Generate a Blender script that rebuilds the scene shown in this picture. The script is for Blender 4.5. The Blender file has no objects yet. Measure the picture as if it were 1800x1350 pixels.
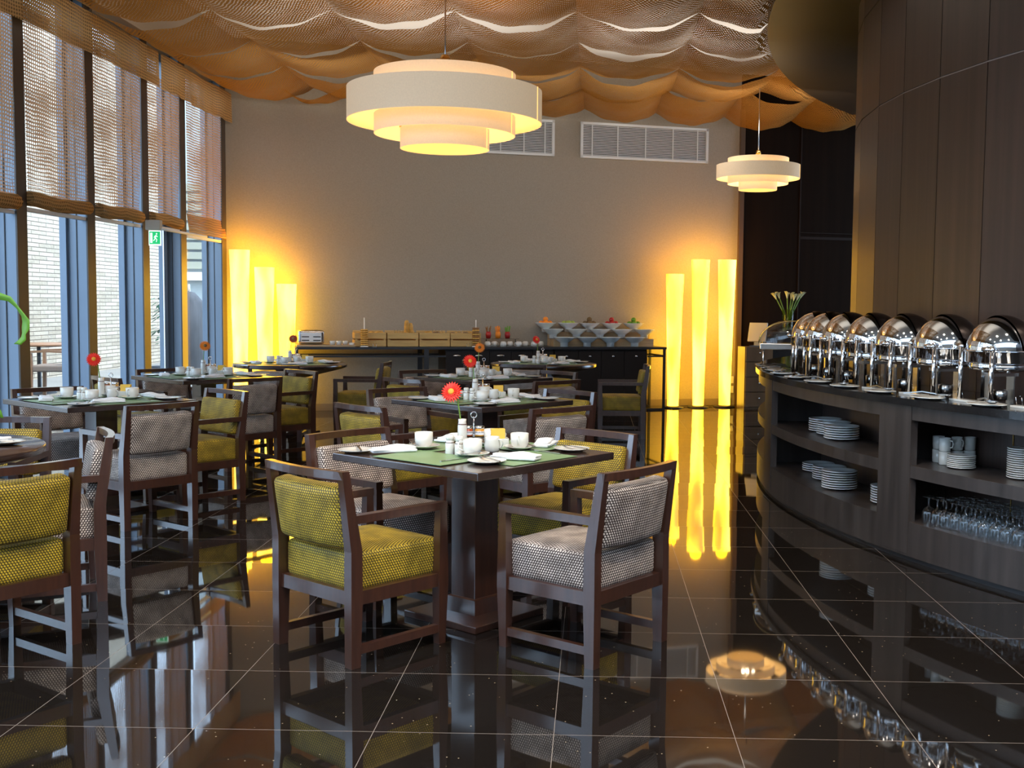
import bpy, bmesh, math, random
from mathutils import Vector, Matrix
PI = math.pi
random.seed(7)
SC = bpy.context.scene
COL = SC.collection
def R(d): return math.radians(d)

# ------------------------------------------------------------------ camera
cam = bpy.data.cameras.new('camera'); camo = bpy.data.objects.new('camera', cam); COL.objects.link(camo)
YAW, PIT, ROL = -0.01766, -0.07193, 0.01124
cam.sensor_width = 36; cam.lens = 2001.5/1800*36
cam.shift_x = -0.0593; cam.shift_y = 0.0017
cam.clip_end = 200; cam.clip_start = 0.05
_f = Vector((math.sin(YAW)*math.cos(PIT), math.cos(YAW)*math.cos(PIT), math.sin(PIT)))
_r = Vector((math.cos(YAW), -math.sin(YAW), 0)); _u = _r.cross(_f)
_x = math.cos(ROL)*_r + math.sin(ROL)*_u; _y = -math.sin(ROL)*_r + math.cos(ROL)*_u
M = Matrix((_x, _y, -_f)).transposed().to_4x4(); M.translation = Vector((0, 0, 1.427))
camo.matrix_world = M
SC.camera = camo

# ------------------------------------------------------------------ world, light, exposure
w = bpy.data.worlds.new('sky'); SC.world = w; w.use_nodes = True
bg = w.node_tree.nodes['Background']; bg.inputs[0].default_value = (0.54, 0.74, 1.0, 1); bg.inputs[1].default_value = 3.0
SC.view_settings.view_transform = 'Standard'; SC.view_settings.look = 'None'
SC.view_settings.gamma = 1; SC.view_settings.exposure = 0.95; SC.view_settings.use_curve_mapping = False
try:
    SC.cycles.use_denoising = True
    SC.cycles.max_bounces = 10; SC.cycles.transparent_max_bounces = 24
    SC.cycles.transmission_bounces = 8; SC.cycles.sample_clamp_indirect = 6; SC.cycles.caustics_refractive = False; SC.cycles.caustics_reflective = False
except Exception: pass
def lamp(name, kind, loc, energy, col, rot=(0, 0, 0), size=1, sy=None, spot=None):
    l = bpy.data.lights.new(name, kind); l.energy = energy; l.color = col
    if kind == 'AREA':
        l.size = size
        if sy: l.shape = 'RECTANGLE'; l.size_y = sy
    elif kind == 'SUN': l.angle = R(2)
    else: l.shadow_soft_size = size
    if spot: l.spot_size = R(spot); l.spot_blend = .7
    o = bpy.data.objects.new(name, l); o.location = loc; o.rotation_euler = rot; COL.objects.link(o); return o
lamp('sun', 'SUN', (6, -4, 12), 2.2, (1, .95, .86), (R(8), R(28), 0))
# light fittings above the draped cloth (they shine on the white ceiling)
for i, (x, y, e) in enumerate([(-2.6, 6.5, 150), (1.0, 7.0, 90), (-2.6, 10.5, 170), (.6, 11.2, 140), (-2.4, 13.4, 90), (1.6, 14.2, 110)]):
    lamp('ceiling_uplight', 'AREA', (x, y, 4.22), e*.11, (1, .94, .84), (PI, 0, 0), 3.4, 2.0)
# added fill spots overhead in front of the cloth, no fittings there
for x, y in [(-2.2, 1.5), (.3, 1.5), (2.8, 1.5), (-2.2, 3.8), (.3, 3.8), (2.4, 3.8)]:
    lamp('fill_spot', 'SPOT', (x, y, 4.55), 170, (1, .89, .76), (0, 0, 0), .12, spot=140)

# unseen area light added under the cloth to brighten the back wall
lamp('wall_fill', 'AREA', (-1.2+.94, 15.5-3.0, 3.66), 24, (1, .92, .82), (R(58), 0, R(17)), 6.8, .25)

# ------------------------------------------------------------------ materials
MATS = {}
def mat(name, col=(.8, .8, .8), rough=.5, metal=0, ior=1.5, bump=None, noise=None, coat=0, trans=0, emit=None, spec=None):
    m = bpy.data.materials.new(name); m.use_nodes = True; MATS[name] = m
    nt = m.node_tree; b = nt.nodes['Principled BSDF']
    b.inputs['Base Color'].default_value = (*col, 1); b.inputs['Roughness'].default_value = rough
    b.inputs['Metallic'].default_value = metal; b.inputs['IOR'].default_value = ior
    b.inputs['Coat Weight'].default_value = coat; b.inputs['Coat IOR'].default_value = 1.5 if coat < .65 else 1.75; b.inputs['Coat Roughness'].default_value = .03 if coat < .65 else .16; b.inputs['Transmission Weight'].default_value = trans
    if spec is not None: b.inputs['Specular IOR Level'].default_value = spec
    if emit: b.inputs['Emission Color'].default_value = (*emit[0], 1); b.inputs['Emission Strength'].default_value = emit[1]
    tc = nt.nodes.new('ShaderNodeTexCoord')
    if noise:   # (scale vec, amount)
        mp = nt.nodes.new('ShaderNodeMapping'); mp.inputs['Scale'].default_value = noise[0]
        nt.links.new(tc.outputs['Object'], mp.inputs[0])
        n = nt.nodes.new('ShaderNodeTexNoise'); n.inputs['Scale'].default_value = 1; n.inputs['Detail'].default_value = 5
        nt.links.new(mp.outputs[0], n.inputs[0])
        r = nt.nodes.new('ShaderNodeMix'); r.data_type = 'RGBA'
        a = noise[1]
        r.inputs[6].default_value = tuple(c*(1-a) for c in col)+(1,); r.inputs[7].default_value = tuple(min(1, c*(1+a)) for c in col)+(1,)
        cr = nt.nodes.new('ShaderNodeMapRange'); cr.inputs[1].default_value = .3; cr.inputs[2].default_value = .7
        nt.links.new(n.outputs[0], cr.inputs[0]); nt.links.new(cr.outputs[0], r.inputs[0])
        nt.links.new(r.outputs[2], b.inputs['Base Color'])
        if bump:
            bp = nt.nodes.new('ShaderNodeBump'); bp.inputs['Strength'].default_value = bump[0]; bp.inputs['Distance'].default_value = bump[1]
            nt.links.new(n.outputs[0], bp.inputs['Height']); nt.links.new(bp.outputs[0], b.inputs['Normal'])
    return m
def nn(nt, typ, **kw):
    n = nt.nodes.new(typ)
    for k, v in kw.items(): setattr(n, k, v)
    return n
def mth(nt, op, a, b=None):
    n = nt.nodes.new('ShaderNodeMath'); n.operation = op
    for i, v in enumerate((a, b)):
        if v is None: continue
        if isinstance(v, (int, float)): n.inputs[i].default_value = v
        else: nt.links.new(v, n.inputs[i])
    return n.outputs[0]
WOOD = mat('dark_walnut', (.050, .018, .010), .30, noise=((45, 45, 5), .22), coat=.9)
WOODT = mat('dark_tabletop', (.032, .017, .013), .26, noise=((5, 50, 5), .3), coat=.7)
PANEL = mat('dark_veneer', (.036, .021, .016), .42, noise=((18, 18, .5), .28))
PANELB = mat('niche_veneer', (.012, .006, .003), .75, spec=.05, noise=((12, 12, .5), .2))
COUNTER = mat('counter_veneer', (.042, .034, .031), .34, noise=((14, 14, 1.2), .35))
SHELFIN = mat('shelf_back_veneer', (.045, .028, .022), .4, noise=((60, 60, .6), .2))
GRANITE = mat('counter_granite', (.012, .012, .013), .12, noise=((60, 60, 60), .5))
SEAM = mat('panel_seam', (.30, .24, .21), .4)
CHROME = mat('chrome', (.78, .78, .79), .05, 1)
STEEL = mat('brushed_steel', (.55, .54, .52), .22, 1)
LIDR = mat('lid_back_shell', (.16, .13, .12), .16, 1)  # chrome with the dark wall's reflection put into its colour
CERAM = mat('white_ceramic', (.66, .65, .60), .14, coat=.4)
CERAMB = mat('cool_white_ceramic', (.70, .74, .74), .16, coat=.4)
CLOTH = mat('white_linen', (.68, .68, .68), .85, noise=((60, 60, 60), .05), bump=(.3, .002))
MATG = mat('green_placemat', (.17, .27, .13), .42, noise=((6, 6, 6), .12))
BAND = mat('brown_band', (.10, .04, .03), .5)
YEL = mat('yellow_paper', (.82, .50, .07), .6)
PAPER = mat('white_paper', (.75, .76, .78), .6)
PINK = mat('red_petal', (.80, .022, .006), .5)
ORAN = mat('orange_petal', (.88, .26, .015), .5)
MAROON = mat('brick_red_petal', (.42, .07, .02), .5)
FCEN = mat('flower_centre', (.75, .33, .03), .7)
GREENS = mat('stem_green', (.17, .30, .05), .5)
LEAF = mat('leaf_green', (.12, .30, .02), .4)
DLEAF = mat('dark_leaf', (.04, .13, .05), .5)
JAM = mat('jam', (.40, .07, .015), .2, coat=.6)
HONEY = mat('honey', (.55, .26, .03), .2, coat=.6)
GLASSM = bpy.data.materials.new('clear_glass'); GLASSM.use_nodes = True
b = GLASSM.node_tree.nodes['Principled BSDF']; b.inputs['Transmission Weight'].default_value = 1; b.inputs['Roughness'].default_value = .0; b.inputs['IOR'].default_value = 1.45
b.inputs['Base Color'].default_value = (.96, .98, 1, 1)
def thin_glass(name, tint, refl):
    m = bpy.data.materials.new(name); m.use_nodes = True; nt = m.node_tree; nt.nodes.clear()
    o = nn(nt, 'ShaderNodeOutputMaterial'); t = nn(nt, 'ShaderNodeBsdfTransparent'); g = nn(nt, 'ShaderNodeBsdfGlossy')
    t.inputs[0].default_value = (*tint, 1); g.inputs['Roughness'].default_value = .02; mx = nn(nt, 'ShaderNodeMixShader')
    lw = nn(nt, 'ShaderNodeLayerWeight'); lw.inputs[0].default_value = .5
    nt.links.new(mth(nt, 'ADD', mth(nt, 'MULTIPLY', mth(nt, 'POWER', lw.outputs['Facing'], 3), min(.8, refl*2.2)), refl*.25), mx.inputs[0]); nt.links.new(t.outputs[0], mx.inputs[1]); nt.links.new(g.outputs[0], mx.inputs[2])
    nt.links.new(mx.outputs[0], o.inputs[0]); return m
PANE = thin_glass('window_glass', (.97, .98, .98), .06)
LIDCLEAR = thin_glass('clear_lid', (.93, .93, .94), .25)
FIN = mat('mullion_metal', (.165, .225, .30), .32, noise=((3, 3, 1), .08), spec=.6)
FINE = mat('mullion_edge', (.045, .032, .022), .35)
WALLM = mat('taupe_plaster', (.345, .30, .238), .9, noise=((55, 55, 55), .06), bump=(.35, .004))
WHITE = mat('white_paint', (.82, .82, .80), .6)
VENT = mat('vent_white', (.72, .74, .74), .5)
VDARK = mat('vent_dark', (.10, .09, .085), .8)
BLACKM = mat('black_metal', (.022, .022, .024), .35)
BLACKP = mat('black_plastic', (.015, .015, .015), .3)
CRATE = mat('crate_wood', (.60, .38, .13), .6, noise=((3, 30, 30), .2))
BOARD = mat('pale_wood', (.50, .34, .18), .5, noise=((3, 30, 30), .12))
BREAD = mat('bread_crust', (.60, .33, .07), .6, noise=((20, 20, 20), .3))
BROWNB = mat('brown_bun', (.26, .12, .035), .5, noise=((20, 20, 20), .3))
GOLD = mat('brass', (.55, .36, .12), .25, 1)
SHADEM = mat('shade_linen', (.78, .66, .50), .8, noise=((90, 90, 90), .04), emit=((1.0, .70, .40), .17))
SHADEI = mat('shade_lining', (.85, .62, .32), .8, emit=((1.0, .56, .16), .62))
BULB = mat('bulb', (1, .9, .7), .4, emit=((1.0, .86, .6), 30))
SIGNG = mat('exit_green', (0, .28, .08), .4, emit=((0, .40, .10), .6))
SIGNW = mat('exit_white', (.8, .9, .85), .4, emit=((.8, 1, .9), .6))
BEIGEP = mat('beige_plastic', (.50, .44, .34), .5)
PATIO = mat('patio_stone', (.22, .21, .19), .8, noise=((2, 2, 2), .1))
RATTAN = mat('patio_taupe', (.22, .16, .12), .7)
PWOOD = mat('patio_teak', (.26, .13, .06), .5)
GREYC = mat('umbrella_cover', (.06, .062, .068), .8, noise=((9, 9, 1.5), .25))
LOUV = mat('louver_cream', (.30, .28, .20), .6)
GRASSY = mat('lime_food', (.36, .46, .08), .5)
REDF = mat('red_fruit', (.42, .02, .02), .3)
ORF = mat('orange_fruit', (.90, .28, .02), .4)
PEACH = mat('peach_food', (.80, .40, .18), .5)
KIWI = mat('brown_fruit', (.16, .10, .04), .8)
CALLA = mat('calla_white', (.80, .76, .42), .5)

def fabric(name, dark, light, p, q, thr, rough, sheen):
    m = bpy.data.materials.new(name); m.use_nodes = True; nt = m.node_tree; b = nt.nodes['Principled BSDF']
    uv = nn(nt, 'ShaderNodeUVMap'); sp = nn(nt, 'ShaderNodeSeparateXYZ'); nt.links.new(uv.outputs[0], sp.inputs[0])
    v = mth(nt, 'DIVIDE', sp.outputs[1], q)
    row = mth(nt, 'FLOOR', v); sh = mth(nt, 'MULTIPLY', mth(nt, 'MODULO', row, 2), .5)
    u = mth(nt, 'ADD', mth(nt, 'DIVIDE', sp.outputs[0], p), sh)
    # lens shape leaning a little: the light tuft of each woven cell
    fv = mth(nt, 'SUBTRACT', mth(nt, 'FRACT', v), .5)
    fu = mth(nt, 'SUBTRACT', mth(nt, 'FRACT', mth(nt, 'ADD', u, mth(nt, 'MULTIPLY', fv, .25))), .5)
    d = mth(nt, 'ADD', mth(nt, 'POWER', mth(nt, 'ABSOLUTE', fu), 2), mth(nt, 'POWER', mth(nt, 'ABSOLUTE', fv), 2.4))
    rr = nn(nt, 'ShaderNodeMapRange'); rr.inputs[1].default_value = thr; rr.inputs[2].default_value = thr*.55
    nt.links.new(d, rr.inputs[0])
    tc = nn(nt, 'ShaderNodeTexCoord'); no = nn(nt, 'ShaderNodeTexNoise'); no.inputs['Scale'].default_value = 11; no.inputs['Detail'].default_value = 3
    nt.links.new(tc.outputs['Object'], no.inputs[0])
    lg = nn(nt, 'ShaderNodeMix', data_type='RGBA'); lg.inputs[6].default_value = tuple(c*.62 for c in light)+(1,); lg.inputs[7].default_value = tuple(min(1, c*1.15) for c in light)+(1,)
    m2 = nn(nt, 'ShaderNodeMapRange'); m2.inputs[1].default_value = .35; m2.inputs[2].default_value = .62; nt.links.new(no.outputs[0], m2.inputs[0]); nt.links.new(m2.outputs[0], lg.inputs[0])
    mx = nn(nt, 'ShaderNodeMix', data_type='RGBA'); mx.inputs[6].default_value = (*dark, 1)
    nt.links.new(rr.outputs[0], mx.inputs[0]); nt.links.new(lg.outputs[2], mx.inputs[7]); nt.links.new(mx.outputs[2], b.inputs['Base Color'])
    b.inputs['Roughness'].default_value = rough; b.inputs['Sheen Weight'].default_value = sheen; b.inputs['Sheen Roughness'].default_value = .4
    bp = nn(nt, 'ShaderNodeBump'); bp.inputs['Strength'].default_value = .5; bp.inputs['Distance'].default_value = .002
    nt.links.new(rr.outputs[0], bp.inputs['Height']); nt.links.new(bp.outputs[0], b.inputs['Normal'])
    return m
OLIVE = fabric('olive_velvet', (.060, .042, .004), (.56, .375, .022), .0125, .0105, .15, .6, .05)
HOUND = fabric('houndstooth', (.035, .018, .014), (.72, .62, .54), .0125, .0105, .13, .7, .03)

def woven(name, col, coord, pu, pv, hole, transl, off=.5):
    m = bpy.data.materials.new(name); m.use_nodes = True; nt = m.node_tree; nt.nodes.clear()
    o = nn(nt, 'ShaderNodeOutputMaterial'); tc = nn(nt, 'ShaderNodeTexCoord'); sp = nn(nt, 'ShaderNodeSeparateXYZ')
    nt.links.new(tc.outputs['Object'], sp.inputs[0])
    no = nn(nt, 'ShaderNodeTexNoise'); no.inputs['Scale'].default_value = 3.0; no.inputs['Detail'].default_value = 4; nt.links.new(tc.outputs['Object'], no.inputs[0])
    wob = mth(nt, 'MULTIPLY', no.outputs[0], .06)
    u = mth(nt, 'DIVIDE', mth(nt, 'ADD', sp.outputs[coord[0]], wob), pu); v = mth(nt, 'DIVIDE', mth(nt, 'ADD', sp.outputs[coord[1]], wob), pv)
    row = mth(nt, 'FLOOR', v); u = mth(nt, 'ADD', u, mth(nt, 'MULTIPLY', mth(nt, 'MODULO', row, 2), off))
    au = mth(nt, 'ABSOLUTE', mth(nt, 'SUBTRACT', mth(nt, 'FRACT', u), .5)); av = mth(nt, 'ABSOLUTE', mth(nt, 'SUBTRACT', mth(nt, 'FRACT', v), .5))
    nz = nn(nt, 'ShaderNodeTexNoise'); nz.inputs['Scale'].default_value = 1.6; nz.inputs['Detail'].default_value = 3
    nt.links.new(tc.outputs['Object'], nz.inputs[0])
    lim = mth(nt, 'MULTIPLY', nz.outputs[0], hole*2)
    h = mth(nt, 'MULTIPLY', mth(nt, 'LESS_THAN', au, lim), mth(nt, 'LESS_THAN', av, lim))
    d = nn(nt, 'ShaderNodeBsdfDiffuse'); tl = nn(nt, 'ShaderNodeBsdfTranslucent'); tp = nn(nt, 'ShaderNodeBsdfTransparent')
    cm = nn(nt, 'ShaderNodeMix', data_type='RGBA'); cm.inputs[6].default_value = tuple(c*.25 for c in col)+(1,); cm.inputs[7].default_value = (*col, 1)
    edge = mth(nt, 'MINIMUM', 1.0, mth(nt, 'MULTIPLY', mth(nt, 'ADD', mth(nt, 'POWER', au, 2), mth(nt, 'POWER', av, 2)), 5.0))
    nt.links.new(edge, cm.inputs[0])
    nt.links.new(cm.outputs[2], d.inputs[0]); nt.links.new(cm.outputs[2], tl.inputs[0])
    m1 = nn(nt, 'ShaderNodeMixShader'); m1.inputs[0].default_value = transl; nt.links.new(d.outputs[0], m1.inputs[1]); nt.links.new(tl.outputs[0], m1.inputs[2])
    m2 = nn(nt, 'ShaderNodeMixShader'); nt.links.new(h, m2.inputs[0]); nt.links.new(m1.outputs[0], m2.inputs[1]); nt.links.new(tp.outputs[0], m2.inputs[2])
    nt.links.new(m2.outputs[0], o.inputs[0]); return m
DRAPE = woven('woven_ceiling_cloth', (.52, .28, .085), (0, 1), .034, .030, .20, .15)
BLIND = woven('woven_blind_cloth', (.62, .33, .17), (1, 2), .036, .030, .31, .30, 0)
VALM = woven('woven_valance_cloth', (.60, .34, .13), (1, 2), .034, .030, .09, .2, 0)

def floor_mat():
    m = bpy.data.materials.new('black_granite_tiles'); m.use_nodes = True; nt = m.node_tree; b = nt.nodes['Principled BSDF']
    g = nn(nt, 'ShaderNodeNewGeometry'); sp = nn(nt, 'ShaderNodeSeparateXYZ'); nt.links.new(g.outputs['Position'], sp.inputs[0])
    u = mth(nt, 'DIVIDE', mth(nt, 'ADD', sp.outputs[0], 1.915+60), .6); v = mth(nt, 'DIVIDE', mth(nt, 'ADD', sp.outputs[1], 60-3.682), .6)
    du = mth(nt, 'ABSOLUTE', mth(nt, 'SUBTRACT', mth(nt, 'FRACT', mth(nt, 'ADD', u, .5)), .5)); dv = mth(nt, 'ABSOLUTE', mth(nt, 'SUBTRACT', mth(nt, 'FRACT', mth(nt, 'ADD', v, .5)), .5))
    gr = mth(nt, 'MAXIMUM', mth(nt, 'LESS_THAN', du, .0018), mth(nt, 'LESS_THAN', dv, .0022))
    vo = nn(nt, 'ShaderNodeTexVoronoi'); vo.inputs['Scale'].default_value = 34; nt.links.new(g.outputs['Position'], vo.inputs[0])
    wn = nn(nt, 'ShaderNodeTexWhiteNoise'); wn.noise_dimensions = '3D'; nt.links.new(vo.outputs['Position'], wn.inputs[0])
    spk = mth(nt, 'MULTIPLY', mth(nt, 'LESS_THAN', vo.outputs['Distance'], .09), mth(nt, 'GREATER_THAN', wn.outputs[0], .80))
    no = nn(nt, 'ShaderNodeTexNoise'); no.inputs['Scale'].default_value = 90; nt.links.new(g.outputs['Position'], no.inputs[0])
    base = nn(nt, 'ShaderNodeMix', data_type='RGBA'); base.inputs[6].default_value = (.005, .0042, .0038, 1); base.inputs[7].default_value = (.014, .011, .009, 1); nt.links.new(no.outputs[0], base.inputs[0])
    c2 = nn(nt, 'ShaderNodeMix', data_type='RGBA'); nt.links.new(spk, c2.inputs[0]); nt.links.new(base.outputs[2], c2.inputs[6]); c2.inputs[7].default_value = (.35, .26, .16, 1)
    c3 = nn(nt, 'ShaderNodeMix', data_type='RGBA'); nt.links.new(gr, c3.inputs[0]); nt.links.new(c2.outputs[2], c3.inputs[6]); c3.inputs[7].default_value = (.22, .18, .15, 1)
    nt.links.new(c3.outputs[2], b.inputs['Base Color'])
    nt.links.new(mth(nt, 'ADD', mth(nt, 'MULTIPLY', gr, .5), .03), b.inputs['Roughness'])
    b.inputs['IOR'].default_value = 1.75
    # every tile lies a hair off level
    cb = nn(nt, 'ShaderNodeCombineXYZ'); nt.links.new(mth(nt, 'FLOOR', u), cb.inputs[0]); nt.links.new(mth(nt, 'FLOOR', v), cb.inputs[1])
    w2 = nn(nt, 'ShaderNodeTexWhiteNoise'); w2.noise_dimensions = '3D'; nt.links.new(cb.outputs[0], w2.inputs[0])
    vs = nn(nt, 'ShaderNodeVectorMath', operation='SUBTRACT'); nt.links.new(w2.outputs['Color'], vs.inputs[0]); vs.inputs[1].default_value = (.5, .5, .5)
    vm = nn(nt, 'ShaderNodeVectorMath', operation='MULTIPLY'); nt.links.new(vs.outputs[0], vm.inputs[0]); vm.inputs[1].default_value = (.008, .008, 0)
    va = nn(nt, 'ShaderNodeVectorMath', operation='ADD'); nt.links.new(vm.outputs[0], va.inputs[0]); nt.links.new(g.outputs['Normal'], va.inputs[1])
    vn = nn(nt, 'ShaderNodeVectorMath', operation='NORMALIZE'); nt.links.new(va.outputs[0], vn.inputs[0]); nt.links.new(vn.outputs[0], b.inputs['Normal'])
    return m
FLOORM = floor_mat()
def stone_mat():
    m = bpy.data.materials.new('split_stone'); m.use_nodes = True; nt = m.node_tree; b = nt.nodes['Principled BSDF']
    tc = nn(nt, 'ShaderNodeTexCoord'); mp = nn(nt, 'ShaderNodeMapping'); mp.inputs['Rotation'].default_value = (0, R(90), 0)
    sp = nn(nt, 'ShaderNodeSeparateXYZ'); nt.links.new(tc.outputs['Object'], sp.inputs[0]); cb = nn(nt, 'ShaderNodeCombineXYZ')
    nt.links.new(sp.outputs[1], cb.inputs[0]); nt.links.new(sp.outputs[2], cb.inputs[1])
    br = nn(nt, 'ShaderNodeTexBrick'); br.inputs['Scale'].default_value = 1; br.inputs['Brick Width'].default_value = .55; br.inputs['Row Height'].default_value = .075
    br.inputs['Mortar Size'].default_value = .008; br.inputs['Mortar Smooth'].default_value = .6; br.inputs['Color1'].default_value = (.36, .30, .22, 1); br.inputs['Color2'].default_value = (.50, .43, .33, 1); br.inputs['Mortar'].default_value = (.16, .13, .10, 1)
    nt.links.new(cb.outputs[0], br.inputs[0]); nt.links.new(br.outputs[0], b.inputs['Base Color']); b.inputs['Roughness'].default_value = .9
    no = nn(nt, 'ShaderNodeTexNoise'); no.inputs['Scale'].default_value = 9; nt.links.new(tc.outputs['Object'], no.inputs[0])
    h = mth(nt, 'ADD', mth(nt, 'MULTIPLY', br.outputs['Fac'], -1), no.outputs[0])
    bp = nn(nt, 'ShaderNodeBump'); bp.inputs['Strength'].default_value = .8; bp.inputs['Distance'].default_value = .03; nt.links.new(h, bp.inputs['Height']); nt.links.new(bp.outputs[0], b.inputs['Normal'])
    return m
STONE = stone_mat()
def glow_mat():
    # translucent lampshade lit by tubes inside: brighter where a tube stands close behind it
    m = bpy.data.materials.new('glowing_lampshade'); m.use_nodes = True; nt = m.node_tree; b = nt.nodes['Principled BSDF']
    tc = nn(nt, 'ShaderNodeTexCoord'); mp = nn(nt, 'ShaderNodeMapping'); mp.inputs['Scale'].default_value = (5, 5, 1.3); oi = nn(nt, 'ShaderNodeObjectInfo')
    nt.links.new(tc.outputs['Object'], mp.inputs[0]); no = nn(nt, 'ShaderNodeTexNoise'); no.noise_dimensions = '4D'; no.inputs['Scale'].default_value = 1; no.inputs['Detail'].default_value = 1
    nt.links.new(mp.outputs[0], no.inputs[0]); nt.links.new(mth(nt, 'MULTIPLY', oi.outputs['Random'], 9), no.inputs['W'])
    r = nn(nt, 'ShaderNodeMapRange'); r.inputs[1].default_value = .38; r.inputs[2].default_value = .62; nt.links.new(no.outputs[0], r.inputs[0])
    c = nn(nt, 'ShaderNodeMix', data_type='RGBA'); c.inputs[6].default_value = (1, .40, .0, 1); c.inputs[7].default_value = (1, .60, .035, 1); nt.links.new(r.outputs[0], c.inputs[0])
    nt.links.new(c.outputs[2], b.inputs['Emission Color']); nt.links.new(mth(nt, 'ADD', mth(nt, 'MULTIPLY', r.outputs[0], 3.4), 1.3), b.inputs['Emission Strength'])
    b.inputs['Base Color'].default_value = (.8, .7, .4, 1); return m
GLOW = glow_mat()

# ------------------------------------------------------------------ mesh helpers
class MB:
    def __init__(s): s.bm = bmesh.new(); s.smooth = False
    def face(s, vs):
        try: return s.bm.faces.new(vs)
        except ValueError: return None
    def box(s, c, size, rz=0, mtx=None):
        m = (mtx or Matrix.Translation(c) @ Matrix.Rotation(rz, 4, 'Z')) @ Matrix.Diagonal((*size, 1))
        bmesh.ops.create_cube(s.bm, size=1, matrix=m); return s
    def loft(s, st):            # stations (x,y,z,w,d): horizontal rectangles joined upward
        rings = [[s.bm.verts.new((x+sx*w/2, y+sy*d/2, z)) for sx, sy in ((-1, -1), (1, -1), (1, 1), (-1, 1))] for x, y, z, w, d in st]
        for a, b in zip(rings, rings[1:]):
            for i in range(4): s.face((a[i], a[(i+1) % 4], b[(i+1) % 4], b[i]))
        s.face(rings[0][::-1]); s.face(rings[-1]); return s
    def bar(s, pts, w, h):      # rectangular bar swept along a path, h along Z-ish
        pts = [Vector(p) for p in pts]; rings = []
        for i, p in enumerate(pts):
            t = (pts[min(i+1, len(pts)-1)]-pts[max(i-1, 0)]).normalized()
            up = Vector((0, 0, 1)) if abs(t.z) < .95 else Vector((0, 1, 0))
            sd = t.cross(up).normalized(); up = sd.cross(t).normalized()
            rings.append([s.bm.verts.new(p+sd*a*w/2+up*c*h/2) for a, c in ((-1, -1), (1, -1), (1, 1), (-1, 1))])
        for a, b in zip(rings, rings[1:]):
            for i in range(4): s.face((a[i], a[(i+1) % 4], b[(i+1) % 4], b[i]))
        s.face(rings[0][::-1]); s.face(rings[-1]); return s
    def tube(s, pts, r, seg=8, closed=False):
        pts = [Vector(p) for p in pts]; n = len(pts); rr = r if isinstance(r, (list, tuple)) else [r]*n; rings = []
        for i, p in enumerate(pts):
            t = (pts[(i+1) % n]-pts[i-1]) if closed else (pts[min(i+1, n-1)]-pts[max(i-1, 0)])
            t.normalize(); up = Vector((0, 0, 1)) if abs(t.z) < .9 else Vector((0, 1, 0))
            a = t.cross(up).normalized(); b = a.cross(t).normalized()
            rings.append([s.bm.verts.new(p+(a*math.cos(k*2*PI/seg)+b*math.sin(k*2*PI/seg))*rr[i]) for k in range(seg)])
        prs = list(zip(rings, rings[1:]))+([(rings[-1], rings[0])] if closed else [])
        for x, y in prs:
            for k in range(seg):
                f = s.face((x[k], x[(k+1) % seg], y[(k+1) % seg], y[k]))
                if f: f.smooth = True
        if not closed: s.face(rings[0][::-1]); s.face(rings[-1])
        return s
    def lathe(s, prof, c=(0, 0, 0), seg=24, smooth=True, sx=1, sy=1):
        rings = []
        for r, z in prof:
            if r < 1e-6: rings.append([s.bm.verts.new((c[0], c[1], c[2]+z))])
            else: rings.append([s.bm.verts.new((c[0]+sx*r*math.cos(k*2*PI/seg), c[1]+sy*r*math.sin(k*2*PI/seg), c[2]+z)) for k in range(seg)])
        for a, b in zip(rings, rings[1:]):
            for k in range(seg):
                k2 = (k+1) % seg
                if len(a) == 1 and len(b) == 1: continue
                f = s.face((a[0], b[k2], b[k])) if len(a) == 1 else (s.face((a[k], a[k2], b[0])) if len(b) == 1 else s.face((a[k], a[k2], b[k2], b[k])))
                if f: f.smooth = smooth
        return s
    def prism(s, poly, z0, z1):
        a = [s.bm.verts.new((x, y, z0)) for x, y in poly]; b = [s.bm.verts.new((x, y, z1)) for x, y in poly]; n = len(a)
        s.face(a[::-1]); s.face(b)
        for i in range(n): s.face((a[i], a[(i+1) % n], b[(i+1) % n], b[i]))
        return s
    def cushion(s, c, size, r, puff=(0, 0, 0), n=9, bow=0, tilt=0):
        base = len(s.bm.verts); hx, hy, hz = (v/2 for v in size)
        tmp = bmesh.new(); bmesh.ops.create_cube(tmp, size=2); bmesh.ops.subdivide_edges(tmp, edges=tmp.edges[:], cuts=n, use_grid_fill=True)
        mp = {}
        for v in tmp.verts:
            # spread samples towards the edges, then round the box
            p = Vector([math.copysign(1-(1-abs(q))**1.7, q) for q in v.co]); p = Vector((p.x*hx, p.y*hy, p.z*hz))
            q = Vector((max(-hx+r, min(hx-r, p.x)), max(-hy+r, min(hy-r, p.y)), max(-hz+r, min(hz-r, p.z))))
            d = p-q
            if d.length > 1e-7: p = q+d.normalized()*r if d.length > r*.999 else p
            a, b_, e = p.x/hx, p.y/hy, p.z/hz
            p.x += math.copysign(puff[0], p.x)*(1-b_*b_)*(1-e*e)*abs(a); p.y += math.copysign(puff[1], p.y)*(1-a*a)*(1-e*e)*abs(b_); p.z += math.copysign(puff[2], p.z)*(1-a*a)*(1-b_*b_)*abs(e)
            p.y -= bow*(1-a*a)
            p = Matrix.Rotation(tilt, 3, 'X') @ p
            mp[v] = s.bm.verts.new(p+Vector(c))
        for f in tmp.faces:
            g = s.face([mp[v] for v in f.verts])
            if g: g.smooth = True
        tmp.free(); return s
    def sphere(s, c, r, sx=1, sy=1, sz=1, seg=12):
        prof = [(math.sin(i*PI/(seg//2+1))*r, -math.cos(i*PI/(seg//2+1))*r*sz) for i in range(seg//2+2)]
        prof[0] = (0, -r*sz); prof[-1] = (0, r*sz)
        return s.lathe(prof, c, seg, True, sx, sy)
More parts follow.
